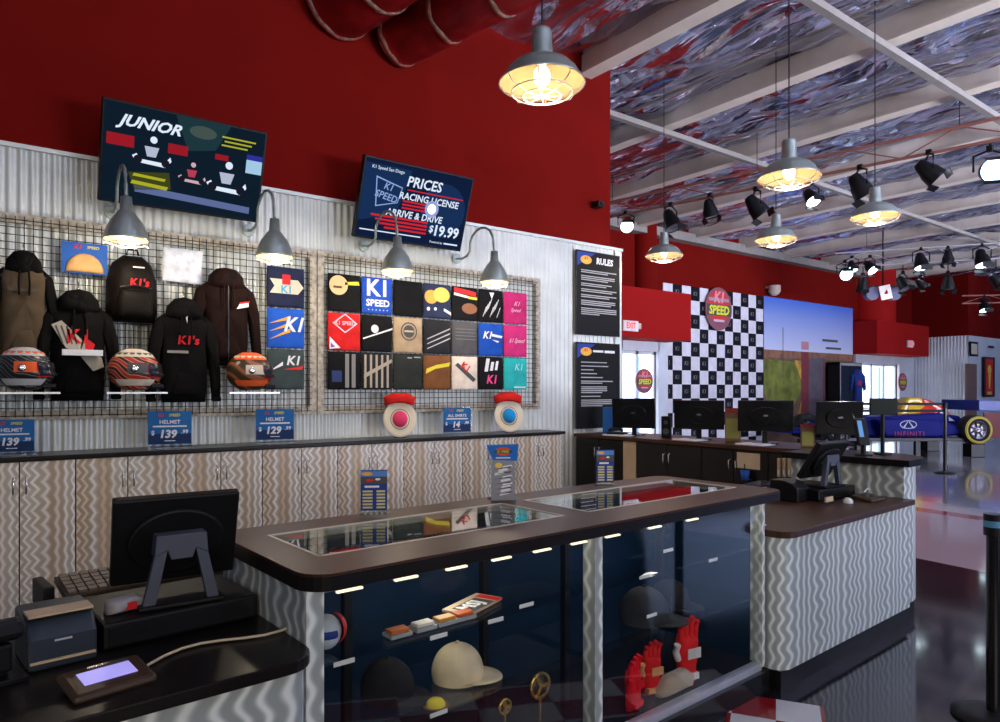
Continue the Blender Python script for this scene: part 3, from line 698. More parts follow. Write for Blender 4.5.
hs = [(24, 392, 52, pattern_mat('helmet_black', ((.012,.012,.012), (.03,.03,.03), (.22,.22,.2), (.01,.01,.01))), P('silver', (.5,.5,.5)), orange_p, 'black and silver racing helmet with an orange patch at the far left'),
      (134, 392, 50, pattern_mat('helmet_orange', ((.45,.03,.01), (.55,.42,.3), (.5,.04,.01), (.03,.02,.02))), bone_p, slate_p, 'orange-red racing helmet with cream stripes under the backpack'),
      (249, 392, 46, pattern_mat('helmet_bronze', ((.05,.03,.01), (.09,.055,.02), (.02,.014,.01), (.3,.1,.04)), 4), orange_p, bone_p, 'dark bronze racing helmet with orange patches under the brown jacket')]
for i, a in enumerate(hs):
    c, s = helmet(*a)
    t = thing('helmet_shelf', ['leftmost', 'middle', 'rightmost'][i] + ' clear shelf carrying a helmet', 'shelf', (c.x, 5.5, c.z), 0, 'clear helmet shelves')
    MB().box(-.19, .19, -.15, .3, -.008, -.001).build('plate', acrylic, t); MB().box(-.19, .19, -.152, -.15, -.012, 0).build('front_edge', alu, t)

# wall televisions
def tv(xc, label, draw):
    t = thing('wall_television', label, 'television', (xc, 5.58, 3.25), 0, 'televisions on the left wall', tilt=R(20)); t.scale = (.965, 1, 1)
    MB().box(-.585, .585, -.03, .03, -.35, .35).build('casing', black, t, bevel=.006)
    MB().box(-.2, .2, .03, .12, -.12, .12).box(-.05, .05, .1, .3, -.05, .05).build('wall_bracket', dark_metal, t)
    p = MB(); draw(p); p.build('lit_screen', None, t)
SY = -.032
def blob_kart(p, x, z, s, y, c1, c2):
    p.use(c1).poly([(x-.13*s,z),(x-.1*s,z-.04*s),(x+.1*s,z-.05*s),(x+.14*s,z),(x+.13*s,z+.03*s),(x+.09*s,z-.02*s),(x-.08*s,z-.015*s),(x-.1*s,z+.02*s)], y)
    p.use(c2).poly([(x-.05*s,z+.08*s),(x+.05*s,z+.08*s),(x+.03*s,z+.01*s),(x-.03*s,z+.01*s)], y-.0005); p.use(c1).disc(x+.01*s, z+.13*s, .025*s, y-.0005, 10)
    p.use(E('dark', (.01,.01,.02), 1)).disc(x-.09*s, z-.02*s, .03*s, y-.0008, 10).disc(x+.1*s, z-.02*s, .03*s, y-.0008, 10)
def tv1(p):
    p.use(E('navyteal', (.004,.012,.024), 1)).rect(-.57, .57, -.335, .335, SY)
    p.use(E('teal', (.012,.04,.05), 1)).poly([(-.1,.335),(.3,.335),(.2,.14),(0,.1)], SY-.0005)
    p.use(E('glow', (.06,.09,.08), 1)).disc(.1, .25, .1, SY-.0008, 16, .045)
    p.use(E('red', (.35,.01,.02), 1)).rect(-.55, -.37, .05, .13, SY-.001).rect(-.14, .0, .06, .13, SY-.001).rect(.2, .3, .08, .12, SY-.001)
    p.use(E('olive', (.05,.06,.01), 1)).poly([(-.4,-.12),(-.12,-.08),(-.1,-.2),(-.35,-.24)], SY-.001)
    p.use(E('white', (.75,.85,1), 1.1)).text('JUNIOR', .105, -.27, .225, SY-.001, .4, .03, sx=1.15)
    blob_kart(p, -.25, 0, 1.0, SY-.0015, E('white', (.75,.85,1), 1.1), E('pale', (.5,.55,.7), 1))
    blob_kart(p, .04, -.09, .75, SY-.0015, E('rose', (.7,.45,.5), 1), E('rred', (.5,.05,.1), 1))
    blob_kart(p, .3, -.1, 1.15, SY-.0015, E('white', (.75,.85,1), 1.1), E('pale', (.5,.55,.7), 1))
    p.use(E('ice', (.4,.65,.85), 1)).rect(.44, .565, .02, .12, SY-.001); p.use(E('bluebar', (.03,.03,.35), 1)).rect(.44, .565, .12, .16, SY-.001)
    p.use(E('ylw', (.45,.45,.02), 1)); [p.rect(.24+.02*(k % 2), .5-.03*k, .245-.03*k, .257-.03*k, SY-.001) for k in range(3)]
    p.poly([(-.36,-.12),(-.14,-.13),(-.15,-.15),(-.37,-.14)], SY-.0015).poly([(-.37,-.17),(-.12,-.185),(-.13,-.21),(-.38,-.195)], SY-.0015)
    p.use(E('bar', (.12,.16,.35), 1)).poly([(-.35,-.2),(.5,-.24),(.5,-.29),(-.35,-.25)], SY-.001)
def tv2(p):
    p.use(E('navy', (.004,.012,.045), 1)).rect(-.57, .57, -.335, .335, SY)
    p.use(E('royal', (.008,.03,.10), 1)).poly([(-.57,.3),(-.1,.3),(-.2,-.1),(-.57,-.2)], SY-.0005).disc(.3, 0, .25, SY-.0005, 18)
    Wt = E('white', (.75,.85,1), 1.1); Rd = E('redtxt', (.7,.02,.03), 1.0)
    p.use(Wt); p.text('K1 Speed San Diego', .04, -.34, .27, SY-.001, 0, .005)
    p.text('PRICES', .125, .05, .2, SY-.001, .15, .02); p.text('RACING LICENSE', .085, .13, .07, SY-.001, .1, .02); p.text('ARRIVE & DRIVE', .085, .0, -.09, SY-.001, .15, .02)
    p.text('$', .09, .2, -.18, SY-.001, .1, .02); p.text('19.99', .135, .37, -.19, SY-.001, .05, .03); p.text('Powered by', .03, .28, -.295, SY-.001, 0, .005); p.rect(.37, .53, -.302, -.288, SY-.001)
    p.rect(-.54, .1, -.275, -.265, SY-.001)
    p.use(Rd); p.rect(-.12, .5, .125, .135, SY-.001)
    for k in range(3): p.rect(-.15, .2-.03*k, .02-.03*k, .035-.03*k, SY-.001)
    for k in range(4): p.rect(-.45+.05*k, .15, -.14-.033*k, -.122-.033*k, SY-.001)
    p.use(E('neon', (.3,.45,.85), 1.0))
    c = [(-.45,.2),(-.17,.14),(-.2,-.0),(-.42,-.06)]; c2 = [(x*.93-.02, z*.9+.006) for x, z in c]
    for i in range(4): p.poly([c[i], c[(i+1) % 4], c2[(i+1) % 4], c2[i]], SY-.001)
    p.text('K1\nSPEED', .085, -.32, .08, SY-.001, .2, .01, rot=-.15)
    p.use(E('flare', (1,1,1), 3)).disc(.17, 0, .045, SY-.002)
    p.use(E('halo', (.35,.4,.8), 1)).ring(.17, 0, .075, .03, SY-.0018)
tv(1.235, 'wall television showing go-karts on a dark screen, left of the two', tv1)
tv(3.195, 'wall television showing a blue price list, right of the two', tv2)
# gooseneck lamps
warm = M('warm_bulb', (1,.86,.6), .4, emit=(1,.82,.55), es=3)
for i, x in enumerate((.785, 1.785, 2.83, 3.85)):
    t = thing('gooseneck_lamp', ['leftmost', 'second', 'third', 'rightmost'][i] + ' galvanised gooseneck lamp on the ribbed wall, ' + ['in front of the kart television', 'right of the kart television', 'below the price-list television', 'right of the price-list television'][i],
              'lamp', (x, 5.89, 2.885), 0, 'gooseneck wall lamps')
    MB().cyl((0,0,0), (0,-.025,0), .05, n=20).build('wall_mount', galv, t)
    pts = [(0,-.02,0),(0,-.10,-.015),(0,-.2,.0)]
    for k in range(9):
        a = PI*k/8; pts.append((0, -.44 + .2*math.cos(a) , .06+.17*math.sin(a)))
    pts[3] = (0,-.25,.04); pts.append((0,-.655,-.02)); MB().tube(pts, .012).build('arm', galv, t)
    s = MB(); s.use(galv).lathe([(.001,.0),(.034,0),(.04,-.09),(.05,-.10),(.065,-.12),(.10,-.17),(.125,-.23),(.138,-.275),(.142,-.29),(.134,-.29)], (0,-.655,-.03))
    s.use(shade_in).lathe([(.134,-.29),(.12,-.235),(.09,-.17),(.04,-.12),(.001,-.115)], (0,-.655,-.03)); s.build('shade', None, t)
    g = MB()
    for rr, zz in ((.11,-.315),(.06,-.33)): g.tube([(rr*math.cos(q), -.655+rr*math.sin(q), zz-.03) for q in [2*PI*j/20 for j in range(21)]], .0035, 5)
    for q in range(6): g.tube([(  .135*math.cos(q*PI/3), -.655+  .135*math.sin(q*PI/3), -.36),(.13*math.cos(q*PI/3), -.655+.11*math.sin(q*PI/3), -.345),(.06*math.cos(q*PI/3), -.655+.06*math.sin(q*PI/3), -.36)], .003, 5)
    g.build('guard', alu, t)
    MB().sph((0,-.655,-.2), .035).build('bulb', warm, t)
    light('lamp_light', t, (0,-.655,-.40), 12, (1,.86,.66), .06)
# small black box on the red wall, camera on the wall end
p = WY(604, 206, 5.85); tag(MB().box(-.05,.05,-.07,.06,-.035,.035).box(-.02,.02,-.09,-.07,-.02,.02).build('wall_sensor', black, loc=(p.x-.1,5.86,p.z), bevel=.008), 'small black sensor box on the red wall', 'sensor')

# posters on the ribbed wall
def poster(z0, z1, label, head, body):
    t = thing('rules_board', label, 'board', (5.47, 5.86, z0), 0, 'rules boards on the ribbed wall'); W, H = .7, z1-z0
    MB().box(0, W, -.012, 0, 0, H).build('board', P('board_black', (.006,.006,.007)), t)
    p = MB(); p.use(P('navy2', (.03,.06,.3))).poly([(.01,H*.82),(.01,H*.99),(.3,H*.99)], -.013)
    p.use(P('orange', (.85,.42,.08))).disc(.15, H*.9, .09, -.0135, rz=.05); p.use(P('red', (.7,.03,.03))).text('K1', .05, .15, H*.915, -.0142, .2, .03); p.use(P('yellow', (.8,.65,.05))).text('SPEED', .035, .15, H*.885, -.0142, .2, .03)
    p.use(white)
    if head: p.text(head, .1, .45, H*.9, -.0135, .1, .04)
    else: p.rect(.26, .43, H*.895, H*.92, -.0135).rect(.45, .62, H*.89, H*.92, -.0135)
    p.use(P('grey_print', (.42,.42,.42))); random.seed(len(head)); z = H*.78
    for n, wmax in body:
        for i in range(n):
            wl_ = wmax*(1 if i < n-1 else random.uniform(.5,.9)); p.rect(.07, .07+wl_, z-.012, z, -.0135); z -= .022
        z -= .022
    p.build('printed_text', None, t)
    MB().box(-.008, 0, -.014, 0, 0, H).box(W, W+.008, -.014, 0, 0, H).box(-.008, W+.008, -.014, 0, -.008, 0).box(-.008, W+.008, -.014, 0, H, H+.008).build('edge_frame', dark_metal, t)
poster(2.205, 3.165, 'black printed rules board, the upper of the two on the ribbed wall', 'RULES', [(2,.58),(3,.55),(2,.5),(2,.58),(2,.58),(3,.56),(4,.58)])
poster(1.12, 2.105, 'black printed board with shorter lines, the lower of the two on the ribbed wall', '', [(1,.5),(1,.55),(1,.3),(1,.42),(1,.5),(2,.52),(4,.42),(1,.5),(4,.5)])

# ------------------------------------------------------------------ price signs, hats on the wall worktop
def price_sign(px, py_bot, wpx, hpx, l1, price, cents, label):
    c = WY(px, py_bot, 5.58); d = 5.58/fr(px, 0).y; H = hpx/FPX*d; W = H*1.06
    t = thing('price_sign', label, 'sign', (c.x, 5.58, 1.126), R(-14), 'price signs on the wall worktop')
    MB().box(-W/2, W/2, -.004, .004, 0, H).box(-W/2, W/2, .004, .07, 0, .004).build('holder', acrylic, t)
    MB().box(-W/2+.004, W/2-.004, -.007, -.0045, H*.12, H-.004).build('card', P('sign_blue', (.02,.14,.38)), t)
    p = MB(); p.use(P('deep', (.015,.04,.12))).rect(-W/2+.005, W/2-.005, H*.13, H*.4, -.0072)
    p.use(P('red', (.7,.03,.03))).text('K1', H*.12, -W*.2, H*.88, -.0078, .2, .03).use(P('yellow', (.8,.65,.05))).text('SPEED', H*.1, W*.1, H*.88, -.0078, .2, .02)
    p.use(white).text(l1, H*.14, 0, H*.7, -.0078, 0, .02); p.rect(-W*.38, W*.38, H*.57, H*.61, -.0078)
    p.text('$', H*.16, -W*.38, H*.42, -.0078, 0, .02); p.text(price, H*.28, -W*.05, H*.38, -.0078, .15, .04); p.text(cents, H*.14, W*.33, H*.44, -.0078, .1, .03); p.rect(-W*.12, W*.12, H*.2, H*.22, -.0078)
    p.build('lettering', None, t)
price_sign(12, 456, 44, 37, 'HELMET', '139', '.99', 'blue price sign at the left frame edge below the black and silver helmet')
price_sign(170, 451, 44, 38, 'HELMET', '139', '.99', 'blue price sign reading 139.99 below the black hoodies')
price_sign(275, 445, 38, 35, 'HELMET', '129', '.99', 'blue price sign reading 129.99 below the bronze helmet')
price_sign(457, 433, 28, 28, 'ALL SHIRTS', '14', '.99', 'blue price sign standing between the two hats')
def hat(px, py_bot, hpx, cm, label):
    c = WY(px, py_bot, 5.6); d = 5.6/fr(px, 0).y; H = hpx/FPX*d
    t = thing('straw_hat', label, 'hat', (c.x, 5.62, 1.127), R(-24), 'hats propped on the wall worktop', tilt=0)
    q = Matrix.Rotation(R(90-14), 3, 'X').to_quaternion(); r = H*.44
    MB().lathe([(r*.45,.02),(r*.55,.0),(r*.8,-.004),(r,.012),(r*1.0,.02),(r*.8,.006),(r*.5,.01)], (0,0,r*.98), q, 32, sx=.9).build('brim', cream, t)
    MB().lathe([(.001,.055),(r*.25,.055),(r*.38,.045),(r*.44,.02),(r*.5,.004)], (0,0,r*.98), q, 28, sx=.9).build('crown', cm, t)
    MB().lathe([(r*.5,.006),(r*.56,.012),(r*.6,.004)], (0,0,r*.98), q, 28, sx=.9).build('band', F('dark_rim', (.2,.05,.08)), t)
    z = 2*r*.95
    MB().puff([(-r*.8,z-.03),(-r*.3,z-.005),(r*.3,z-.005),(r*.8,z-.03),(r*.85,z+.05),(r*.4,z+.085),(-r*.4,z+.085),(-r*.85,z+.05)], .05, .08, 4).build('red_bill', F('bill_red', (.6,.02,.015)), t)
    MB().tube([(0,.05,z),(0,.08,.1),(0,.06,.002)], .006).box(-.05,.05,-.02,.1,0,.004).build('stand', wire, t)
hat(401, 433, 42, F('hot_pink', (.8,.06,.16)), 'cream hat with a pink centre and red bill on the wall worktop')
hat(510, 428, 38, F('azure', (.02,.3,.7)), 'cream hat with a blue centre and red bill on the wall worktop')

# ------------------------------------------------------------------ the display counter (counter frame: x along, y inwards)
dc = thing('display_counter', 'long glass-fronted display counter with a dark brown framed top', 'counter', CT(0,0), CA)
def slab_with_holes(mb, x0, x1, y0, y1, r, holes, z0, z1):
    # outer rounded border strip pieces around rectangular holes
    h0, h1 = holes
    mb.slab(rounded(x0, x1, y0, h0[2], r, corners=(1,1,0,0)), z0, z1); mb.slab(rounded(x0, x1, h0[3], y1, r, corners=(0,0,1,1)), z0, z1)
    for a, b in ((x0, h0[0]), (h0[1], h1[0]), (h1[1], x1)): mb.box(a, b, h0[2], h0[3], z0, z1)
H0, H1 = (.98, 2.10, 2.06, 2.485), (2.235, 3.42, 2.06, 2.485)
mb = MB(); slab_with_holes(mb, .85, 3.54, 1.845, 2.67, .09, (H0, H1), 1.022, 1.03); mb.build('top_frame', brown_top, dc)
mb = MB(); slab_with_holes(mb, .847, 3.543, 1.842, 2.673, .093, (H0, H1), .98, 1.022); mb.build('top_edge', black_top, dc)
mb = MB()
for h in (H0, H1):
    e = .011; mb.box(h[0], h[1], h[2], h[2]+e, 1.0, 1.032).box(h[0], h[1], h[3]-e, h[3], 1.0, 1.032).box(h[0], h[0]+e, h[2], h[3], 1.0, 1.032).box(h[1]-e, h[1], h[2], h[3], 1.0, 1.032)
mb.build('top_trim', M('tan_trim', (.62,.55,.45), .4), dc)
for h in (H0, H1): MB().box(h[0]+.011, h[1]-.011, h[2]+.011, h[3]-.011, 1.018, 1.029).build('top_glass', glass_top, dc)
for a, b in ((.86,.915),(2.085,2.13),(3.365,3.395)): MB().box(a, b, 1.885, 1.95, .12, .98).build('corner_post', wave_ctr, dc)
MB().box(.86, .88, 1.95, 2.62, .12, .98).build('end_panel', wave_ctr, dc)
MB().box(3.375, 3.395, 1.95, 2.62, .12, .98).build('side_panel', navy, dc)
MB().box(.88, 3.375, 2.60, 2.62, .12, .98).build('back_panel', navy, dc)
MB().box(.88, 3.375, 1.93, 2.60, .12, .14).build('case_floor', M('case_floor', (.02,.022,.026), .25), dc)
MB().box(.915, 3.365, 1.886, 1.93, .105, .14).build('bottom_rail', M('rail_white_metal', (.6,.63,.7), .3, .5), dc)
MB().box(.915, 3.365, 1.886, 1.90, .966, .98).build('top_rail', M('rail_dark_aluminium', (.25,.27,.27), .4, .6), dc)
for a, b in ((.915,2.065),(2.125,3.365)): MB().box(a, b, 1.90, 1.906, .14, .962).build('front_glass', glass, dc)
MB().box(.86, 3.40, 1.862, 2.6, 0, .105).build('kick_board', black_gloss, dc)
led = M('led_strip', (1,.9,.7), .4, emit=(1,.88,.62), es=1.0)
x = .96
while x < 3.0:
    MB().box(x, x+.085, 1.888, 1.9, .955, .961).build('strip_light', led, dc); x += .2 if x < 2 else .28
for a, b in ((.92,2.06),(2.13,3.36)):
    for z, n1 in ((.735, 2.2),(.47, 2.32)):
        MB().box(a, b, 1.93, n1, z-.004, z+.004).build('glass_shelf', glass, dc)
for x in (1.16, 1.78, 2.25, 2.95): MB().box(x-.015, x+.015, 2.2, 2.23, .14, .97).build('shelf_post', black, dc)
for x in (1.5, 2.75): light('case_light', dc, (x, 2.1, .9), 2.2, (1,.92,.8), .1)

def on_counter(s, n, z): return CT(s, n, z)
# caps in the case
def cap(s, n, z, rot, m, label, logo=None, sc=1):
    t = thing('cap', label, 'cap', CT(s, n, z), CA+R(rot), 'caps in the display case'); t.scale = (sc,)*3
    def fn(x, y, z_): return (x, y, max(z_, 0))
    MB().sph((0,0,.03), (.088,.098,.105), 24, 12, R(-18), PI/2, fn=lambda x,y,z_: (x*(1-.0*z_), y, z_)).build('crown', m, t)
    b = []
    n_ = 12; vs = []; fs = []
    for i in range(n_+1):
        a = PI*(-.5+.0) + (PI*i/n_) - PI/2
        cx, cy = .085*math.cos(a), .09*math.sin(a)
        ox, oy = .09*math.cos(a), -.05 - .12*abs(math.sin(a)) if True else 0
        vs += [(cx, cy, .004+.0*i), (ox, oy, .0+.008*abs(math.cos(a))), (cx, cy, .012), (ox, oy, .006+.008*abs(math.cos(a)))]
    for i in range(n_):
        k = 4*i; fs += [(k,k+1,k+5,k+4),(k+2,k+6,k+7,k+3),(k+1,k+3,k+7,k+5)]
    MB().add(vs, fs, True).build('brim', m, t)
    MB().sph((0,0,.136), .008, 10, 6).build('button', m, t)
    if logo: 
        p = MB(); p.use(P('ink', (.08,.08,.08))).text(logo, .06, 0, .07, -.103, 0, .02); p.build('logo', None, t)
capblack = F('cap_black', (.02,.02,.023))
cap(1.56, 2.10, .476, 55, F('cap_cream', (.85,.70,.46)), 'cream flat-brim cap on the lower shelf of the left case', 'K1', 1.0)
cap(1.28, 2.14, .476, 30, capblack, 'black cap on the shelf left of the cream cap')
cap(2.62, 2.06, .476, 40, F('cap_grey', (.04,.042,.046)), 'charcoal cap with its brim forward on the shelf of the right case', 'K1', 1.2)
cap(2.9, 2.12, .476, 20, capblack, 'black cap at the right of the charcoal cap')
# sign card on upper shelf
t = thing('card_sign', 'cream and red lettered card lying on the upper shelf of the left case', 'card', CT(1.62, 2.07, .742), CA+R(20))
MB().box(-.12, .12, -.05, .07, 0, .012).build('card', M('tan_card2', (.55,.42,.28), .6), t, bevel=.003)
p = MB(Matrix.Rotation(R(-90), 4, 'X')); p.use(P('ink', (.08,.08,.08))).rect(-.1, .06, -.05, .04, -.0125).use(white).text('MSJ', .08, -.03, 0, -.013, 0, .04)
p.use(P('red', (.7,.03,.03))).rect(.07, .11, -.06, .045, -.0125).use(white)
o = p.build('lettering', None, t)
# boxed items along the shelf
for i, (s_, col, lab) in enumerate([(1.23,(.6,.15,.03),'flat orange box at the left end of the upper shelf'),(1.33,(.75,.72,.65),'flat white box next to the leftmost orange box'),(1.42,(.65,.3,.03),'flat amber box in the middle of the shelf'),(1.50,(.6,.12,.03),'flat orange-red box left of the lettered card')]):
    t = thing('sunglasses_case', lab, 'box', CT(s_, 1.99, .742), CA, 'flat boxes on the upper shelf')
    MB().box(-.042, .042, -.03, .03, 0, .014).build('tray', M('tray_grey', (.35,.36,.36), .4), t, bevel=.003); MB().box(-.035, .035, -.022, .022, .014, .026).build('lid', M('box_%d' % i, col, .4), t, bevel=.003)
# tags on the shelf edges
for s_, z in ((1.0,.70),(1.35,.70),(1.6,.70),(1.75,.945-.22),(1.35,.44),(2.45,.71),(2.62,.80),(2.5,.53),(2.98,.70)):
    tag(MB().box(-.035,.035,-.003,0,-.006,.008).build('shelf_tag', white, loc=CT(s_, 1.925, z+.03)), 'small white price tag clipped to the glass shelf edge', 'tag', 'price tags on the case shelves').rotation_euler[2] = CA
# round helmet-like toy at left, lamp glints, gloves
t = thing('mini_helmet', 'small blue, white and red helmet at the left end of the case', 'helmet', CT(.985, 2.02, .742), CA+R(-40))
MB().sph((0,0,.06), (.05,.045,.055), 20, 14).build('shell', P('mini_white', (.6,.65,.75)), t); MB().sph((.0,0,.06), (.053,.048,.03), 16, 6, R(-30), R(30), R(-160), R(-30)).build('visor', P('navy2', (.03,.06,.3)), t)
MB().sph((.02,0,.07), (.047,.046,.052), 12, 10, R(-60), R(80), R(-25), R(35)).build('red_stripe', P('red2', (.55,.015,.02)), t)
def glove(s, n, z, rot, m, m2, label, hh=.26):
    t = thing('racing_glove', label, 'glove', CT(s, n, z), CA+R(rot), 'racing gloves standing in the right case'); k = hh/.26
    MB().puff([(-.035*k,0),(.035*k,0),(.038*k,.06*k),(.05*k,.1*k),(.052*k,.17*k),(.03*k,.19*k),(-.04*k,.19*k),(-.05*k,.15*k),(-.045*k,.09*k)], .015, .045, 3).build('palm', m, t)
    for i, (x, l) in enumerate(((-.036,.055),(-.012,.07),(.012,.075),(.035,.06))):
        MB().tube([(x*k,-.005,.175*k),(x*k*1.05,-.008,(.18+l*.6)*k),(x*k*1.05,-.02,(.18+l)*k)], .0115*k, 10).build('finger', m, t)
    MB().tube([(-.045*k,0,.1*k),(-.068*k,-.015,.135*k),(-.07*k,-.03,.165*k)], .013*k, 10).build('thumb', m2, t)
    MB().box(-.037*k,.037*k,-.034,.02,.02*k,.045*k).box(-.02*k,.045*k,-.036,-.03,.1*k,.14*k).build('strap', m2, t, bevel=.004)
rg, wg = F('glove_red', (.75,.02,.02)), F('glove_white', (.75,.72,.7))
glove(2.86, 1.99, .141, -12, rg, wg, 'red and white racing glove standing upright in the right case', .33)
glove(2.62, 2.02, .141, -15, rg, F('glove_stripe', (.75,.35,.15)), 'red and orange striped glove left of the red and white glove', .26)
glove(2.44, 1.98, .141, 10, F('glove_scarlet', (.8,.01,.02)), F('glove_scarlet', (.8,.01,.02)), 'scarlet glove at the left of the striped glove', .25)
t = thing('folded_garment', 'folded beige garment at the front of the right case', 'garment', CT(2.72, 1.965, .141), CA)
MB().puff([(-.1,0),(.15,0),(.16,.05),(.1,.09),(-.05,.085),(-.11,.04)], .03, .06, 8).build('cloth', F('beige', (.5,.42,.32)), t)
def glint(s, r, z, label):  # lamp reflections in the glass, built as solid discs on stands
    t = thing('gold_glint', label, 'glint', CT(s, 1.98, z), CA, 'lamp glints built as gold discs in the left case'); q = Matrix.Rotation(R(90), 3, 'X').to_quaternion()
    gold = M('gold', (.7,.45,.12), .25, .9)
    MB().lathe([(r*.8,.006),(r,.008),(r,-.008),(r*.8,-.006)], (0,0,0), q, 32).build('rim', gold, t)
    MB().lathe([(.001,.003),(r*.8,.003),(r*.8,-.003),(.001,-.003)], (0,0,0), q, 32).build('face', M('glint_dark', (.06,.05,.05), .3, .5), t)
    for k in range(3):
        a = PI/2+2*PI*k/3; MB().box(-.008,.008,-.01,.0,0,r*.85).build('spoke', gold, t).rotation_euler[1] = a
    MB().box(-r*.5, r*.5, -.02, .03, .141-z, .146-z).box(-.004, .004, -.004, .004, .146-z, -r*.9).build('foot', gold, t)
glint(1.87, .052, .405, 'large gold medal with three spokes on a thin stand in the left case'); glint(1.69, .03, .375, 'small gold medal left of the large one')
t = thing('yellow_badge', 'yellow and brown round badge left of the cream cap', 'badge', CT(1.37, 1.97, .477), CA)
MB().lathe([(.001,.02),(.025,.018),(.032,.008),(.034,0)], (0,0,0), None, 20).build('dome', P('yellow', (.8,.65,.05)), t); MB().lathe([(.034,0),(.042,.004),(.045,0),(.001,0)], (0,0,0), None, 20).build('base', P('brown', (.25,.11,.06)), t)

# leaflet stands on the display counter
def leaflets(px, py, wpx, hpx, kind, label):
    c = WZ(px, py, 1.032); d = (EYE-1.032)*FPX/(py-HZ); W, H = wpx/FPX*d, hpx/FPX*d
    t = thing('leaflet_stand', label, 'leaflet stand', c, R(YAW-90+6 if kind != 2 else YAW-90+4), 'leaflet stands on the display counter')
    MB().box(-W/2, W/2, -.003, .0, 0, H).box(-W/2, W/2, 0, .06, 0, .003).build('holder', acrylic, t)
    p = MB(); w2 = W/2-.004
    if kind != 2:
        MB().box(-w2, w2, -.006, -.0035, .02, H-.004).build('card', P('menu_navy', (.02,.05,.25)), t)
        p.use(P('skyhdr', (.1,.25,.6))).rect(-w2, w2, H*.84, H*.96, -.0065); p.use(P('orange', (.85,.42,.08))).disc(-w2*.5, H*.9, w2*.4, -.007, rz=H*.04)
        p.use(P('ink', (.08,.08,.08))).rect(-w2, w2, H*.68, H*.84, -.0065); p.use(P('red', (.7,.03,.03))).disc(-w2*.3, H*.76, w2*.3, -.007, rz=H*.03).use(white).disc(w2*.3, H*.78, w2*.2, -.007, rz=H*.025)
        p.rect(-w2*.7, w2*.4, H*.6, H*.645, -.007)
        p.use(P('menu_yellow', (.62,.55,.2)))
        for k in range(6): p.rect(-w2*.85, -w2*.1, H*(.15+.07*k), H*(.19+.07*k), -.007).rect(w2*.2, w2*.85, H*(.15+.07*k), H*(.19+.07*k), -.007)
    else:
        MB().box(-w2*.8, w2*.8, -.006, -.0035, .0, H*.72).build('leaflet', P('photo_grey', (.3,.3,.32)), t)
        MB().poly([(-w2*1.15,H*.98),(w2*1.05,H*1.0),(w2*.95,H*.7),(-w2*.7,H*.72)], -.0068).build('header_card', P('hdr_blue', (.02,.16,.55)), t)
        p.use(P('orange2', (.8,.1,.03))).disc(0, H*.87, w2*.55, -.0075, rz=H*.075); p.use(P('ink', (.08,.08,.08))).rect(-w2*.6, w2*.6, H*.835, H*.895, -.008)
        p.use(P('yellow', (.8,.65,.05))).text('K1 SPEED', H*.05, 0, H*.865, -.0085, .1, .03); p.use(white).rect(-w2*.5, w2*.5, H*.745, H*.765, -.0085)
        p.use(P('gold', (.85,.6,.12))).disc(-w2*.3, H*.62, w2*.25, -.007, rz=H*.05); p.use(white)
        random.seed(5)
        for k in range(9):
            z = H*(.08+.06*k); x = random.uniform(-w2*.6, 0); p.poly([(x,z),(x+w2*.7,z+.01),(x+w2*.6,z+.02),(x,z+.012)], -.007)
        p.use(P('ink', (.08,.08,.08)))
        for k in range(6): z = H*(.1+.09*k); p.poly([(-w2*.7,z),(w2*.5,z+.008),(w2*.6,z+.016)], -.0075)
    p.build('printed_design', None, t)
leaflets(374, 515, 28, 46, 1, 'navy and yellow menu card in a clear stand at the left of the counter top')
leaflets(503, 500, 31, 56, 2, 'tall leaflet stand with a blue header card on the counter top')
leaflets(605, 486, 19, 37, 1, 'navy and yellow menu card in a clear stand at the right of the counter top')

# ------------------------------------------------------------------ lower counters left and right
def low_counter(s0, s1, label, left, n0=1.80, n1=2.62, top='slab'):
    t = thing('lower_counter', label, 'counter', CT(0,0), CA, 'lower till counters')
    MB().slab(rounded(s0, s1, n0-.03, n1, .09, corners=(0,1,0,0) if left else (1,0,0,0)), .795, .83).build('worktop', black_top if left else brown_top, t, bevel=.004)
    if left: MB().slab(rounded(s0, s1-.012, n0, n1-.02, .07, corners=(0,1,0,0)), .105, .795).build('front_panel', wave_ctr, t)
    else: MB().slab(rounded(s0+.012, s1, n0+.005, n1-.02, .08, corners=(1,0,0,0)), .105, .795).build('front_panel', wave_ctr2, t)
    MB().box(s0+.02, s1-.02, n0+.02, n1-.05, 0, .105).build('kick_board', black_gloss, t)
low_counter(-1.2, .857, 'lower wave-fronted till counter at the left with a black top', True, 1.815)
low_counter(3.40, 5.10, 'lower wave-fronted till counter right of the display case', False, 1.79)
# tall rounded end counter
t = thing('end_counter', 'tall wave-fronted counter with a round dark top at the far end', 'counter', CT(0,0), CA)
def end_outline(s0, n0, n1, r, ex=0):
    pts = [(s0, n0-ex)]
    for i in range(13):
        a = -PI/2 + PI*i/12; cy = (n0+n1)/2; rr = (n1-n0)/2+ex
        pts.append((5.27 + .33*rr/(.42)*math.cos(a) + 0, cy + rr*math.sin(a)))
    pts.append((s0, n1+ex)); return pts
MB().slab(end_outline(5.101, 1.83, 2.62, .4), .105, 1.045).build('front_panel', wave_ctr, t)
MB().slab(end_outline(5.05, 1.83, 2.62, .4, .05), 1.045, 1.09).build('worktop', black_top, t)
MB().slab(end_outline(5.101, 1.84, 2.58, .4, -.0), 0, .105).build('kick_board', black_gloss, t)

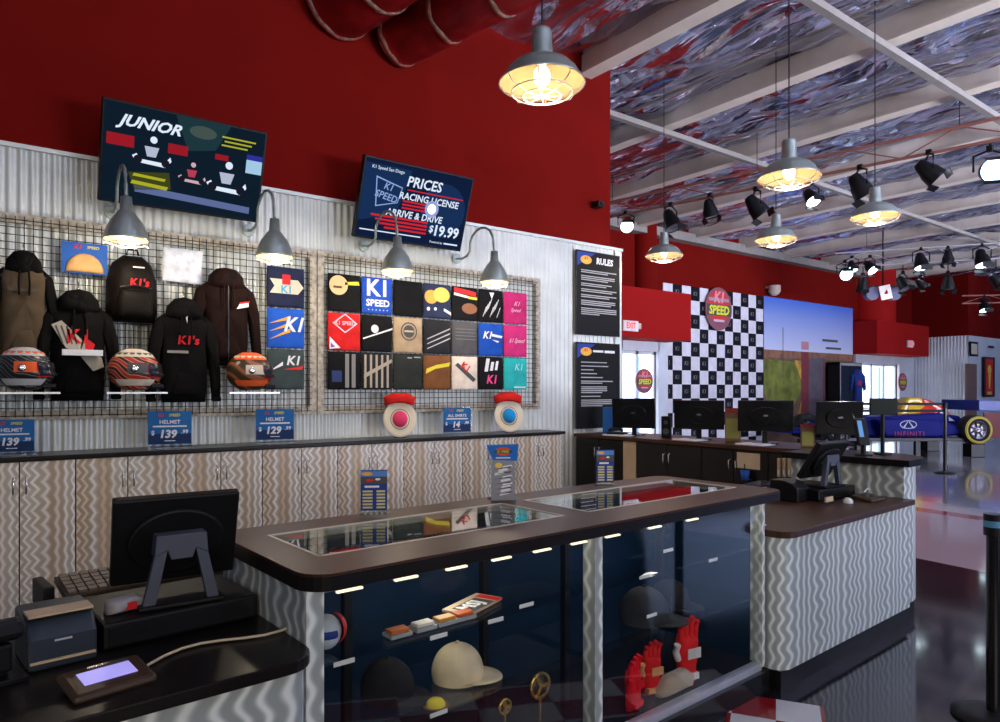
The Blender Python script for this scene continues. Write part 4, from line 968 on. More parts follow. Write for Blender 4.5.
# ------------------------------------------------------------------ tills
def till(s, n, rot, label, k=1):
    t = thing('cash_drawer', label + ' black cash drawer box', 'cash drawer', CT(s, n, .83), CA+R(rot), 'cash drawers')
    MB().box(-.22, .22, 0, .34, .004, .078).build('housing', black, t, bevel=.008); MB().box(-.205, .205, -.006, 0, .012, .07).build('drawer_front', black_gloss, t, bevel=.003)
    return t
def touch(s, n, z, rot, label, tilt=18):
    t = thing('touchscreen_monitor', label, 'monitor', CT(s, n, z), CA+R(rot), 'touchscreen tills')
    slate = M('slate_plastic', (.07,.08,.11), .45)
    # stand: two prongs leaning back joined at the top
    T = Matrix.Rotation(R(tilt), 4, 'X')
    for sx in (-1, 1):
        MB().prism([(sx*.075,0),(sx*.108,0),(sx*.075,.15),(sx*.04,.17)] if sx > 0 else [(sx*.108,0),(sx*.075,0),(sx*.04,.17),(sx*.075,.15)], -.012, .018).build('stand_leg', slate, t)
    MB().prism([(-.075,.15),(-.04,.17),(-.03,.14),(.03,.14),(.04,.17),(.075,.15),(.07,.215),(-.07,.215)], -.014, .06).build('stand_head', slate, t, bevel=.003)
    MB().box(-.12, .12, -.03, .16, 0, .012).build('stand_foot', black, t, bevel=.004)
    b = MB(Matrix.Translation((0,.12,.05)) @ T)
    b.box(-.18, .18, 0, .035, 0, .285); b.build('display_housing', black, t, bevel=.006)
    b = MB(Matrix.Translation((0,.12,.05)) @ T); b.prism([(.14*math.cos(q), .14+.11*math.sin(q)) for q in [2*PI*i/28 for i in range(28)]], -.018, .0); b.build('back_bulge', black, t, bevel=.008)
    b = MB(Matrix.Translation((0,.12,.05)) @ T); b.box(-.165, .165, .035, .037, .02, .265); b.build('screen', screen_off, t)
till(.62, 2.19, 2, 'left')
touch(.62, 2.24, .91, -6, 'black touchscreen monitor seen from behind on the left till')
# keyboard tray behind
t = thing('till_keyboard', 'dark till keyboard on a raised tray behind the left monitor', 'keyboard', CT(.60, 2.60, .83), CA+R(4))
MB().box(-.30, .34, -.04, .13, .004, .04).box(-.30, -.27, -.04, .13, .04, .12).build('tray', black, t, bevel=.005)
MB(Matrix.Translation((0,0,.065)) @ Matrix.Rotation(R(12), 4, 'X')).box(-.24, .3, -.03, .13, 0, .022).build('keyboard_body', M('dk_bronze', (.06,.045,.03), .4), t, bevel=.003)
kb = MB(Matrix.Translation((0,0,.065)) @ Matrix.Rotation(R(12), 4, 'X'))
for r_ in range(5):
    for c_ in range(18): kb.box(-.23+.029*c_, -.206+.029*c_, -.02+.03*r_, .004+.03*r_, .022, .03)
kb.build('keys', M('key_grey', (.16,.13,.1), .5), t)
MB().box(-.02, .02, .0, .08, .0, .07).build('tray_leg', black, t)
# receipt printer
t = thing('receipt_printer', 'dark receipt printer with a tan paper edge at the left till', 'printer', CT(.30, 2.17, .83), CA+R(3))
MB().prism([(0,0),(0,0),(0,0)], 0, 0) if False else None
pr = MB(Matrix.Rotation(R(90), 4, 'Z')); pr.prism([(-.02,0),(-.02,.08),(.02,.12),(.07,.135),(.17,.135),(.18,.0)], -.08, .08); pr.build('casing', M('printer_slate', (.03,.04,.055), .35), t, bevel=.008)
MB().box(-.085, .085, -.02, .0, .155, .165).build('x', tanp, t) if False else None
pe = MB(); pe.box(-.075, .075, .0, .07, .134, .14); pe.build('paper_edge', tanp, t)
MB().box(-.075, .075, -.026, -.02, .02, .026).build('slot', tanp, t)
MB().box(-.02, .02, -.0215, -.02, .07, .075).build('badge', alu, t)
t = thing('barcode_scanner', 'black handheld scanner on its stand at the left frame edge', 'scanner', CT(.165, 2.13, .83), CA+R(10))
MB().box(-.05, .05, -.04, .06, 0, .015).cyl((0,.02,.01),(0,.02,.09),.018).build('stand', black, t, bevel=.003)
MB(Matrix.Translation((0,.0,.10)) @ Matrix.Rotation(R(-15),4,'X')).box(-.04, .04, -.05, .08, 0, .055).build('scanner_head', black, t, bevel=.015)
MB().box(-.018,.018,-.03,.0,.03,.1).build('grip', black, t, bevel=.008)
# signature pad and cable
def sigpad(s, n, rot, scr, label):
    t = thing('signature_pad', label, 'signature pad', CT(s, n, .83), CA+R(rot), 'signature pads')
    T = Matrix.Rotation(R(8), 4, 'X')
    MB(T).box(-.095, .095, -.07, .07, .003, .028).build('casing', M('pad_brown', (.06,.035,.02), .35), t, bevel=.012)
    MB(T).box(-.06, .06, -.028, .035, .028, .030).build('screen', scr, t); MB(T).box(-.03, .06, .045, .055, .028, .031).build('pen_slot', chrome, t)
    return t
lav = M('lavender_screen', (.35,.3,.7), .3, emit=(.33,.3,.75), es=.8)
sigpad(.365, 1.945, 8, lav, 'signature pad with a lit lavender screen at the left till')
pts = [CT(.46+.055*i, 1.985+.05*math.sin(i*.7)+.012*i, .838) for i in range(9)]
tag(MB().tube([tuple(p) for p in pts], .004).build('data_cable', M('cream_cable', (.6,.5,.35), .5)), 'cream cable curling over the left till counter', 'cable')
t = thing('candy_packet', 'crumpled printed packet on the left cash drawer', 'packet', CT(.47, 2.26, .909), CA)
MB().puff([(-.05,0),(.05,0),(.055,.03),(.03,.045),(-.045,.04)], .03, .04, 5, wr=.5).build('wrapper', P('foil_pack', (.35,.33,.34)), t); MB().box(.0,.03,-.012,-.008,.01,.03).build('red_print', P('red2', (.55,.015,.02)), t)
pts = [CT(.76, 2.5, .9), CT(.80, 2.45, .9), CT(.83, 2.36, .87), CT(.84, 2.25, .84)]
tag(MB().tube([tuple(p) for p in pts], .007).build('power_cable', M('grey_cable', (.12,.12,.12), .5)), 'grey cable hanging behind the left monitor', 'cable')
# right till
till(4.72, 2.10, -6, 'right')
touch(4.72, 2.14, .91, -6, 'black touchscreen monitor seen from behind on the right till', 32)
t = thing('receipt_printer', 'black receipt printer left of the right till monitor', 'printer', CT(4.45, 2.22, .83), CA)
pr = MB(Matrix.Rotation(R(90), 4, 'Z')); pr.prism([(-.02,0),(-.02,.09),(.02,.12),(.07,.135),(.17,.135),(.18,.0)], -.08, .08); pr.build('casing', black, t, bevel=.008)
MB().box(-.05,.05,-.19,-.18,.02,.05).build('label', tanp, t)
t = thing('till_keyboard', 'black keyboard tray sticking out left of the right till', 'keyboard', CT(4.42, 2.50, .83), CA+R(5))
MB().box(-.30, .28, -.06, .11, .05, .075).box(-.05,.05,-.03,.08,0,.05).build('tray', black, t, bevel=.004)
kb = MB()
for r_ in range(4):
    for c_ in range(16): kb.box(-.26+.032*c_, -.235+.032*c_, -.045+.033*r_, -.02+.033*r_, .075, .084)
kb.build('keys', black_gloss, t)
MB().box(-.3,.28,-.063,-.06,.07,.078).build('tray_edge', alu, t)
sigpad(4.85, 1.96, -4, screen_off, 'signature pad with a dark screen at the right till')
pts = [CT(4.92+.05*i, 2.02+.01*i, .845+.03*math.sin(PI*i/5)) for i in range(6)]
tag(MB().tube([tuple(p) for p in pts], .006).build('data_cable', white), 'white cable looping by the right signature pad', 'cable')
tag(MB().cyl((0,0,0),(0,0,.02),.03,n=20).cyl((0,0,.02),(0,0,.03),.02,n=20).build('tape_roll', white, loc=CT(4.62, 1.99, .83)), 'small white roll in front of the right cash drawer', 'tape')
t = thing('marker_pen', 'red and cream marker pen lying beside the display counter', 'pen', CT(3.82, 2.22, .838), CA+R(10))
MB().cyl((-.09,0,0),(.02,0,0),.007).build('barrel', P('red2', (.55,.015,.02)), t); MB().cyl((.02,0,0),(.09,0,0),.008).build('cap', cream, t)
tag(MB().lathe([(.001,.012),(.02,.01),(.03,.004),(.032,0),(.001,0)], (0,0,0), None, 14).build('tape_dispenser', alu, loc=CT(3.50, 1.97, .83)), 'small metal clip on the corner of the right lower counter', 'clip')
# card terminal standing behind right monitor
t = thing('card_terminal', 'tall blue-lit card terminal on a pole behind the right till', 'card terminal', CT(5.22, 2.14, 1.09), CA+R(-30))
MB().cyl((0,0,.0),(0,0,.1),.018).cyl((0,0,0),(0,0,.01),.06,n=20).build('pole', black, t)
MB(Matrix.Translation((0,0,.1)) @ Matrix.Rotation(R(-15),4,'X')).box(-.045,.045,-.015,.02,-.03,.17).build('handset', black, t, bevel=.01)
MB(Matrix.Translation((0,0,.1)) @ Matrix.Rotation(R(-15),4,'X')).box(-.035,.0,-.0165,-.0155,.03,.15).build('screen', M('blue_screen', (.1,.25,.5), .3, emit=(.1,.25,.5), es=.5), t)

# ------------------------------------------------------------------ back counter of black cabinets
BX = 5.45
tag(MB().slab([(BX-.03,5.84),(BX-.03,3.35),(BX+.05,3.12),(BX+.3,3.03),(BX+.68,3.03),(BX+.68,5.84)], 1.03, 1.065).build('back_worktop', brown_top), 'dark worktop of the back counter under the row of monitors', 'worktop')
def bcab(y0, y1, label, doors, handles=True):
    t = thing('base_cabinet', label, 'cabinet', (BX, y0, 0), 0, 'black cabinets of the back counter'); W = y0-y1
    MB().box(.02, .62, -W+.002, -.002, 0, 1.029).build('body', dark_cab, t)
    for k in range(doors):
        a, b = W*k/doors, W*(k+1)/doors
        d = MB().box(0, .02, -b+.004, -a-.004, .1, 1.02).build('door', dark_cab, t, bevel=.002)
        if handles:
            hy = (-b+.035) if k % 2 == 0 else (-a-.035)
            MB().tube([(0,hy,.93),(-.025,hy,.925),(-.025,hy,.82),(0,hy,.815)], .005).build('handle', chrome, d)
    return t
bcab(5.84, 5.12, 'black base cabinet against the ribbed wall at the left end', 2)
bcab(4.93, 4.11, 'black two-door base cabinet between the tan panel and the paper sheet', 2)
bcab(4.11, 3.42, 'black two-door base cabinet left of the taped paper sheet', 2)
bcab(3.42, 3.14, 'black doorless cabinet carrying the taped paper sheet', 1, False)
tag(MB().box(BX+.005, BX+.5, 4.935, 5.115, 0, 1.02).build('filler_panel', tanp), 'bare tan panel between the black base cabinets', 'panel')
a, b = WX(737, 452, BX-.004), WX(760, 470, BX-.004)
tag(MB().box(BX-.006, BX-.002, b.y, a.y, b.z, a.z).build('paper_sheet', M('cream_paper', (.68,.52,.34), .7)), 'tan paper sheet taped to the black cabinet', 'paper')
for k in range(4):
    a = WX(777+5.2*k, 458, BX-.02); b = WX(781.3+5.2*k, 477, BX-.02)
    t = thing('file_folder', ['leftmost', 'second', 'third', 'rightmost'][k] + ' upright tan folder on the front of the back counter', 'folder', (BX-.03, (a.y+b.y)/2, b.z), 0, 'tan folders')
    MB().box(0, .028, -.014, .014, 0, a.z-b.z).build('cover', tanp, t, bevel=.003); MB().box(-.001,0,-.006,.006,.02,.06).build('spine_label', white, t)
a = WX(745, 480, BX-.06)
t = thing('pen_cup', 'blue cup with a pen on a small bracket under the paper sheet', 'cup', (BX-.06, a.y, a.z))
MB().lathe([(.001,0),(.03,0),(.04,.085),(.036,.085),(.028,.006),(.001,.006)], (0,0,0)).build('cup', P('cup_blue', (.03,.12,.5)), t); MB().cyl((0,.0,.02),(.005,.008,.14),.004).build('pen', black, t); MB().box(-.03,.06,-.03,.03,-.006,0).build('bracket', dark_metal, t)
a = WX(759, 449, 5.3); 
def monitor(px, pyb, wpx, hpx, label, X=5.75, rot=-90, pale=False):
    c = WX(px, pyb, X); d = X/fr(px, 0).x; W, H = wpx/FPX*d*1.0, hpx/FPX*d
    t = thing('desktop_monitor', label, 'monitor', (X, c.y, 1.066), R(rot), 'monitors on the back counter')
    lift = c.z-1.066
    MB().slab([(.12*math.cos(q), .02+.08*math.sin(q)) for q in [2*PI*i/20 for i in range(20)]], 0, .012).build('base', black_gloss, t)
    MB().box(-.025,.025,0,.03,.01,lift+H*.4).build('neck', black_gloss, t, bevel=.004)
    T = Matrix.Translation((0,0,lift)) @ Matrix.Rotation(R(6),4,'X')
    MB(T).box(-W/2, W/2, -.03, .0, 0, H).build('housing', black_gloss, t, bevel=.006)
    MB(T).prism([(W*.3*math.cos(q), H*.5+H*.3*math.sin(q)) for q in [2*PI*i/24 for i in range(24)]], -.045, -.03).build('back_cover', black_gloss, t, bevel=.006)
    MB(T).box(-.02,.02,-.046,-.045,H*.5,H*.55).build('badge', chrome, t)
    MB(T).box(-W/2+.012, W/2-.012, 0, .002, .02, H-.012).build('screen', screen_off, t)
monitor(634, 428, 42, 30, 'black monitor seen from behind, leftmost on the back counter by the ribbed wall', rot=-56)
monitor(699, 429, 48, 29, 'black monitor seen from behind in front of the chequered wall', rot=-54)
monitor(765, 431, 52, 31, 'black monitor seen from behind where chequered wall meets mural', rot=-52)
monitor(838, 434, 44, 33, 'black monitor seen from behind in front of the mural', rot=-44)
t = thing('customer_display', 'small dark customer display on a pole on the tall end counter', 'monitor', CT(5.40, 2.08, 1.09), R(YAW-90))
MB().cyl((0,0,0),(0,0,.012),.06,n=20).cyl((0,0,.01),(0,0,.34),.014).build('pole', black, t); MB().box(-.1,.1,-.02,.0,.29,.41).build('display', M('dark_green_screen', (.006,.012,.008), .5, spec=.15), t, bevel=.005)
def carton(px0, px1, py0, py1, X, m, name, label, cat, det=None):
    a, b = WX(px0, py0, X), WX(px1, py1, X); W = (a-b).length if False else abs(a.y-b.y)*.8; H = a.z-1.066
    t = thing(name, label, cat, (X, (a.y+b.y)/2, 1.066), R(-58)); MB().box(-W/2, W/2, -.05, .05, 0, H).build('casing', m, t, bevel=.005)
    if det: det(t, W, H)
def spk(t, W, H): MB().cyl((0,-.05,H*.3),(0,-.056,H*.3),W*.33,n=16).cyl((0,-.05,H*.72),(0,-.056,H*.72),W*.22,n=16).build('speaker_cone', M('cone_grey', (.08,.08,.08), .5), t)
carton(662, 671, 416, 434, 5.72, black, 'desk_speaker', 'small black speaker between the two left monitors', 'speaker', spk)
def bxd(t, W, H): MB().box(-W/2+.01, W/2-.01, -.052, -.05, H*.1, H*.7).build('printed_side', P('olive_print', (.3,.28,.08)), t); MB().box(-W/2,W/2,-.052,.05,H*.86,H).build('lid', P('box_red', (.3,.04,.03)), t)
carton(725, 741, 408, 437, 5.78, M('carton_brown', (.16,.1,.05), .6), 'product_box', 'brown and red product box right of the second monitor', 'box', bxd)
carton(800, 815, 424, 441, 5.70, M('carton_brown', (.16,.1,.05), .6), 'wire_basket', 'small brown box left of the mural monitor', 'box', bxd)
def blue_(t, W, H): MB().box(-W/2+.004, W/2-.004, -.053, -.05, .01, H-.01).build('print', P('sleeve_blue', (.03,.15,.45)), t)
carton(604, 613, 407, 434, 5.8, M('box_blue', (.03,.1,.3), .5), 'leaflet_box', 'narrow blue box in front of the lower rules board', 'box', blue_)
t = thing('telephone', 'black desk telephone on white papers under the leftmost monitor', 'telephone', WX(617, 436, 5.62).xy.to_3d() + Vector((0,0,1.066)), R(-60))
MB().box(-.1,.1,-.08,.1,0,.03).build('base', black, t, bevel=.01); MB().tube([(-.08,-.06,.05),(-.05,-.06,.065),(.05,-.06,.065),(.08,-.06,.05)], .018).build('handset', black, t)
for (px, X, lab) in ((618, 5.55, 'white paper sheets by the telephone'), (690, 5.6, 'white paper sheets under the second monitor'), (755, 5.6, 'white paper sheets under the third monitor')):
    q = WX(px, 437, X); tag(MB().box(-.1,.1,-.14,.14,0,.006).box(-.09,.1,-.1,.15,.006,.01).build('paper_stack', white, loc=(X, q.y, 1.066)), lab, 'paper', 'papers on the back counter')

# ------------------------------------------------------------------ far wall: chequered banner, mural
def chequer():
    x0, x1 = 12.83, 16.92; s = .355; z1 = 4.08; t = thing('chequered_banner', 'large black and white chequered banner wall', 'banner', (x0, 10.78, 0))
    W = x1-x0; nb = int(round(W/s)); s = W/nb
    MB().box(0, W, -.02, 0, 0, z1).build('banner_cloth', M('banner_white', (.72,.7,.76), .6), t)
    b = MB(); r = 0; z = z1; bk_ = M('banner_black', (.005,.005,.008), .6, spec=.15); lg_ = P('logo_grey', (.2,.2,.23))
    while z > .02:
        zl = max(z-s*1.0, 0)
        for c in range(nb):
            if (c + r) % 2 == 1:
                b.use(bk_).rect(c*s, (c+1)*s, zl, z, -.021)
                b.use(lg_).text('K1', .14, (c+.5)*s, (z+zl)/2, -.022, .1, .02)
            else: pass
        z -= s; r += 1
    b.build('printed_squares', None, t)
chequer()
def round_sign(c, r, label, y=0):
    t = thing('round_logo_sign', label, 'sign', c); 
    MB().cyl((0,-.03,0),(0,0,0), r, n=36).build('disc', P('sign_plum', (.25,.1,.13)), t)
    p = MB(); p.use(P('sign_red', (.6,.05,.05))).disc(0, r*.12, r*.86, -.0315, 30, rz=r*.76); p.use(P('sign_grey', (.35,.3,.38))).rect(-r*.75, r*.75, r*.35, r*.5, -.032)
    p.use(P('ink', (.08,.08,.08))).rect(-r*.9, r*.9, -r*.32, r*.2, -.0325); p.use(P('pink2', (.75,.3,.35))).text('K1', r*.7, 0, r*.52, -.033, .2, .04)
    p.use(P('lime', (.75,.75,.05))).text('SPEED', r*.56, 0, -r*.08, -.034, .15, .04, sx=1.0); p.use(P('pale3', (.6,.5,.6))).rect(-r*.4, r*.4, -r*.6, -r*.5, -.033); p.build('emblem', None, t)
c = WY(718, 309, 10.72); round_sign(c, .54, 'round red and yellow speed logo sign on the chequered banner')
c = WY(645, 381, 10.8); round_sign((c.x, 10.84, c.z), .28, 'round logo sticker on the glass exit door')
c = WY(904, 382, 10.66); round_sign((c.x, 10.72, c.z), .30, 'small round logo sign right of the far glass door')
def mural():
    x0, x1, z1 = 16.95, 21.78, 4.1; t = thing('track_mural', 'wall mural of a kart track under a blue sky', 'mural', (x0, 10.78, 0)); W = x1-x0
    MB().box(0, W, -.02, 0, 0, z1).build('panel', M('mural_base', (.16,.09,.06), .5, var=.4, scale=2), t)
    m = bpy.data.materials.new('mural_sky'); m.use_nodes = True; N = m.node_tree.nodes; L = m.node_tree.links
    tc = N.new('ShaderNodeTexCoord'); sp = N.new('ShaderNodeSeparateXYZ'); L.new(tc.outputs['Object'], sp.inputs[0]); mr = N.new('ShaderNodeMapRange'); mr.inputs[1].default_value = 2.6; mr.inputs[2].default_value = 4.1
    L.new(sp.outputs[2], mr.inputs[0]); rp = N.new('ShaderNodeValToRGB'); rp.color_ramp.elements[0].color = (.62,.66,.85,1); rp.color_ramp.elements[1].color = (.05,.16,.65,1); L.new(mr.outputs[0], rp.inputs[0]); L.new(rp.outputs[0], N['Principled BSDF'].inputs[0]); N['Principled BSDF'].inputs['Roughness'].default_value = .5
    MB().rect(0, W, 2.62, z1, -.022).build('printed_sky', m, t)
    p = MB(); y = -.023
    p.use(M('m_brown', (.25,.12,.07), .6, var=.4, scale=4)).rect(0, W, 2.45, 2.66, y); 
    p.use(M('m_green', (.16,.18,.03), .6, var=.5, scale=3)).poly([(0,2.4),(1.6,2.35),(1.9,1.6),(1.4,1.0),(.3,1.1),(0,1.5)], y-.001); p.poly([(3.2,2.4),(4.3,2.35),(4.0,.7),(3.3,.7)], y-.001)
    p.use(M('m_orange', (.55,.3,.05), .6, var=.4, scale=3)).poly([(1.5,2.4),(2.0,1.6),(1.7,.9),(1.4,.4),(1.9,.4),(2.2,1.2),(2.2,2.4)], y-.002)
    p.use(M('m_track', (.12,.1,.12), .5, var=.2, scale=4)).poly([(2.3,2.5),(3.2,2.5),(3.3,.1),(2.1,.1)], y-.002)
    p.use(M('m_dark', (.05,.03,.03), .5)).rect(4.0, W, .1, 2.4, y-.003)
    p.use(M('m_maroon', (.2,.04,.05), .5)).rect(1.85, 2.25, .5, 2.65, y-.004).rect(3.05, 3.12, .5, 2.5, y-.004)
    p.use(M('m_pink', (.55,.25,.3), .5)).rect(1.85, 2.25, 2.72, 2.95, y-.004)
    p.use(P('ink', (.08,.08,.08))).rect(3.0, 3.9, 3.0, 3.07, y-.004).rect(3.2, 4.1, 2.78, 2.84, y-.004).rect(.9, .93, 1.9, 3.3, y-.004)
    p.build('printed_landscape', None, t)
mural()
# dark display case and blue racing suit by the second door
t = thing('trophy_cabinet', 'dark glazed cabinet at the right end of the mural', 'cabinet', (20.1, 10.3, 0), 0)
MB().box(0, 1.3, 0, .4, 0, .9).box(0, .06, 0, .4, .9, 2.35).box(1.24, 1.3, 0, .4, .9, 2.35).box(0, 1.3, 0, .4, 2.3, 2.38).box(0,1.3,.36,.4,.9,2.3).build('carcass', dark_metal, t); MB().box(.06, 1.24, .0, .008, .9, 2.3).build('glass_front', glass, t)
MB().box(.04, 1.26, -.01, .0, 2.28, 2.36).box(.0,.04,-.01,0,.9,2.36).box(1.26,1.3,-.01,0,.9,2.36).build('pale_frame', M('frame_grey', (.35,.33,.33), .5), t)
t = thing('racing_suit', 'dark blue racing suit hanging left of the far glass door', 'suit', (WY(857,380,10.0).x, 10.0, .75), R(-30)); t.scale = (.6, .8, .95)
MB().puff([(-.2,.0),(.2,.0),(.22,.5),(.2,.9),(.3,1.35),(.1,1.5),(-.1,1.5),(-.3,1.35),(-.2,.9),(-.22,.5)], 0, .14, 7).build('torso', F('suit_blue', (.02,.04,.2)), t)
for s in (-1, 1): MB().puff([(s*.26,1.38),(s*.36,1.3),(s*.42,.85),(s*.33,.82),(s*.2,1.15)], .0, .1, 3).build('sleeve', F('suit_blue', (.02,.04,.2)), t)
MB().cyl((0,.03,-.75),(0,.03,1.6),.02).cyl((0,.03,-.75),(0,.03,-.72),.2).build('stand', dark_metal, t)
MB().box(-.08,.08,-.15,-.14,1.0,1.12).build('chest_patch', P('red2', (.55,.015,.02)), t)
# exit signs
def exit_sign(c, rz, label, w=.3):
    t = thing('exit_sign', label, 'exit sign', c, rz, 'exit signs'); MB().box(-w/2, w/2, -.06, 0, -.11, .11).build('casing', M('exit_white', (.8,.78,.75), .4), t, bevel=.01)
    MB().use(M('exit_red', (.8,.03,.03), .4, emit=(.9,.05,.04), es=.8)).text('EXIT', .17, 0, 0, -.0615, 0, .03, sx=.8).build('letters', None, t)
    MB().box(w/2, w/2+.1, -.05, 0, -.05, .07).build('emergency_head', M('exit_cream', (.7,.6,.45), .4), t, bevel=.01)
c = WY(629, 326, 9.99); exit_sign((c.x, 9.99, c.z), 0, 'white exit sign with red letters on the near red header box', .46)
c = WY(909, 344, 10.02); exit_sign((c.x, 10.02, c.z), 0, 'white exit sign on the far red header box', .35)
# dome camera on the far red wall
c = WY(771, 292, 10.7); t = thing('dome_camera', 'cream dome camera on the red wall above the mural edge', 'camera', (c.x, 10.6, c.z))
MB().cyl((0,0,.0),(0,0,.16),.16,n=24).box(-.1,.1,.0,.198,.1,.16).build('base', M('cam_cream', (.6,.5,.4), .5), t); MB().sph((0,.0,.02), (.15,.15,.13), 20, 10).build('dome', M('cam_cream', (.6,.5,.4), .5), t)
# far pictures on the right wall
c = WY(974, 349, 9.0); t = thing('framed_picture', 'small framed picture on the white far wall', 'picture', (c.x, 9.02, c.z)); MB().box(-.32,.32,-.03,0,-.24,.24).build('frame', black, t); MB().box(-.25,.25,-.035,-.03,-.17,.17).build('print', P('bone', (.65,.58,.45)), t)
c = WY(989, 377, 9.0); t = thing('racing_poster', 'tall red racing poster on the far wall', 'poster', (c.x, 9.02, c.z)); MB().box(-.5,.5,-.03,0,-.68,.68).build('frame', black, t)
MB().box(-.33,.33,-.036,-.03,-.62,.62).build('print', P('poster_red', (.65,.04,.02)), t); MB().use(P('gold', (.85,.6,.12))).disc(0,.25,.16,-.037).rect(-.2,.2,-.6,-.5,-.037).poly([(-.1,.1),(.12,.1),(.05,-.4),(-.05,-.4)],-.037).build('printed_figure', None, t)
c = WY(973, 364, 9.0)
d = struct('door_3', MB().box(c.x-.55, c.x+.3, 8.99, 9.04, 0, c.z), M('brown_door', (.2,.12,.1), .5)); MB().box(c.x+.15, c.x+.22, 8.95, 8.99, 1.0, 1.12).build('door_handle', chrome, d)
c = WY(992, 347, 9.0); tag(MB().box(-.2,.2,-.03,0,-.04,.04).build('wall_bracket', dark_metal, loc=(c.x, 9.03, c.z)), 'dark bracket above the red racing poster', 'bracket')

# ------------------------------------------------------------------ racing car
dcar = 16.5; k = dcar/FPX; p0 = WD(966.5, 431, dcar)
car = thing('racing_car', 'dark blue open-wheel racing car with a yellow and red engine cover', 'car', (p0.x, p0.y, 0), R(YAW-90))
def cz(py): return EYE - (py-HZ)*k
def cx(px): return (px-966.5)*k
blue = M('car_blue', (.006,.010,.17), .5, spec=.12); tyre = M('tyre', (.012,.012,.012), .7)
def side(pts, y0, y1, m, name, bev=.03): return MB().prism([(cx(a), cz(b)) for a, b in pts], y0, y1).build(name, m, car, bevel=bev, seg=3)
side([(820,427),(850,421),(874,417),(905,415.5),(940,413),(962,416),(966,424),(962,432),(940,437),(880,437),(830,434)], .05, 1.2, blue, 'body', .05)
side([(872,419),(905,417.5),(930,419),(950,425),(957,434),(930,437),(880,436)], -.25, .2, blue, 'sidepod', .06)
side([(908,417),(917,400),(920,397.5),(934,398),(936,420),(912,420)], .42, .85, M('car_yellow', (.85,.5,.02), .3, coat=.5), 'airbox', .06)
side([(934.2,398.3),(944,401),(955,407),(966,416.5),(955,420),(936.2,420)], .45, .82, M('car_red', (.75,.05,.02), .3, coat=.5), 'engine_cover', .06)
em = MB(); Ysd = -.262
q = lambda a, b: (cx(a), cz(b))
em.use(P('car_silver', (.55,.55,.62))); em.ring(cx(902), cz(424), .2, .02, Ysd, rz=.1)
em.poly([q(896,427.5),q(901,421),q(902,421),q(898,427.5)], Ysd-.002).poly([q(908,427.5),q(903,421),q(902,421),q(906,427.5)], Ysd-.002)
em.use(P('car_maroon', (.35,.05,.12))).text('INFINITI', .15, cx(903), cz(433.3), Ysd-.002, 0, .02, space=1.3)
em.use(P('car_sun', (.9,.55,.03))).disc(cx(927), cz(411), .22, .405, 20); em.use(P('car_red2', (.8,.05,.02))).poly([q(930,410),q(940,404),q(948,409),q(944,416),q(936,418),q(931,415)], .4)
em.use(white).poly([q(951,411),q(962,417),q(960,419),q(950,414)], .39).poly([q(950,417),q(956,421),q(950,421)], .04)
em.build('sponsor_emblems', None, car)
side([(976,400),(1003,401),(1003,411),(976,410.5)], -.1, 1.3, M('wing_blue', (.02,.06,.35), .3), 'rear_wing', .01)
side([(980,412.5),(1004,413),(1004,434),(990,439),(981,438)], -.14, -.1, M('car_darkred', (.16,.004,.008), .45), 'wing_endplate', .004)
side([(820,437),(985,437),(985,440.5),(820,440.5)], -.3, 1.6, dark_metal, 'undertray', .01)
def wheel(x, y, r, w, nm='wheel', stripe=True):
    qd = Matrix.Rotation(R(90), 3, 'X').to_quaternion(); zc = r+.30
    o = MB().lathe([(r*.62,w/2),(r*.9,w/2),(r,w*.35),(r,-w*.35),(r*.9,-w/2),(r*.62,-w/2)], (x,y,zc), qd, 36).build(nm, tyre, car)
    if stripe: MB().lathe([(r*.86,w/2+.004),(r*.95,w/2-.01)], (x,y,zc), qd, 36).lathe([(r*.86,w/2+.004),(r*.78,w/2+.004)], (x,y,zc), qd, 36).build('tyre_stripe', P('tyre_yellow', (.65,.5,.08)), o)
    h = MB().lathe([(.001,w*.3),(r*.12,w*.45),(r*.2,w*.3),(r*.58,w*.3),(r*.64,w/2),(r*.62,-w/2)], (x,y,zc), qd, 30)
    h.build('rim', M('rim_grey', (.3,.27,.3), .3, .8), o)
    for j in range(7):
        a = 2*PI*j/7; MB().cyl((x+.05*math.cos(a), y-w*.33, zc+.05*math.sin(a)), (x+r*.58*math.cos(a), y-w*.36, zc+r*.58*math.sin(a)), .015).build('spoke', M('rim_dark', (.06,.06,.07), .3, .6), o)
wheel(0, -.25, .335, .38); wheel(0, 1.45, .335, .38); wheel(-3.2, -.2, .33, .33, stripe=False); wheel(-3.2, 1.4, .33, .33, stripe=False)
side([(780,433),(820,428),(840,431),(820,436)], .4, .9, blue, 'nose', .03)
for x in (0, -3.2):
    for y in (-.25, 1.4): MB().box(x-.16, x+.16, y-.15, y+.15, 0, .305).build('wheel_stand', dark_metal, car, bevel=.01)
MB().box(-2.6,-2.5,0,.1,0,.35).build('support_leg', dark_metal, car); MB().box(-1.2,-1.1,0,.1,0,.35).build('support_leg', dark_metal, car)
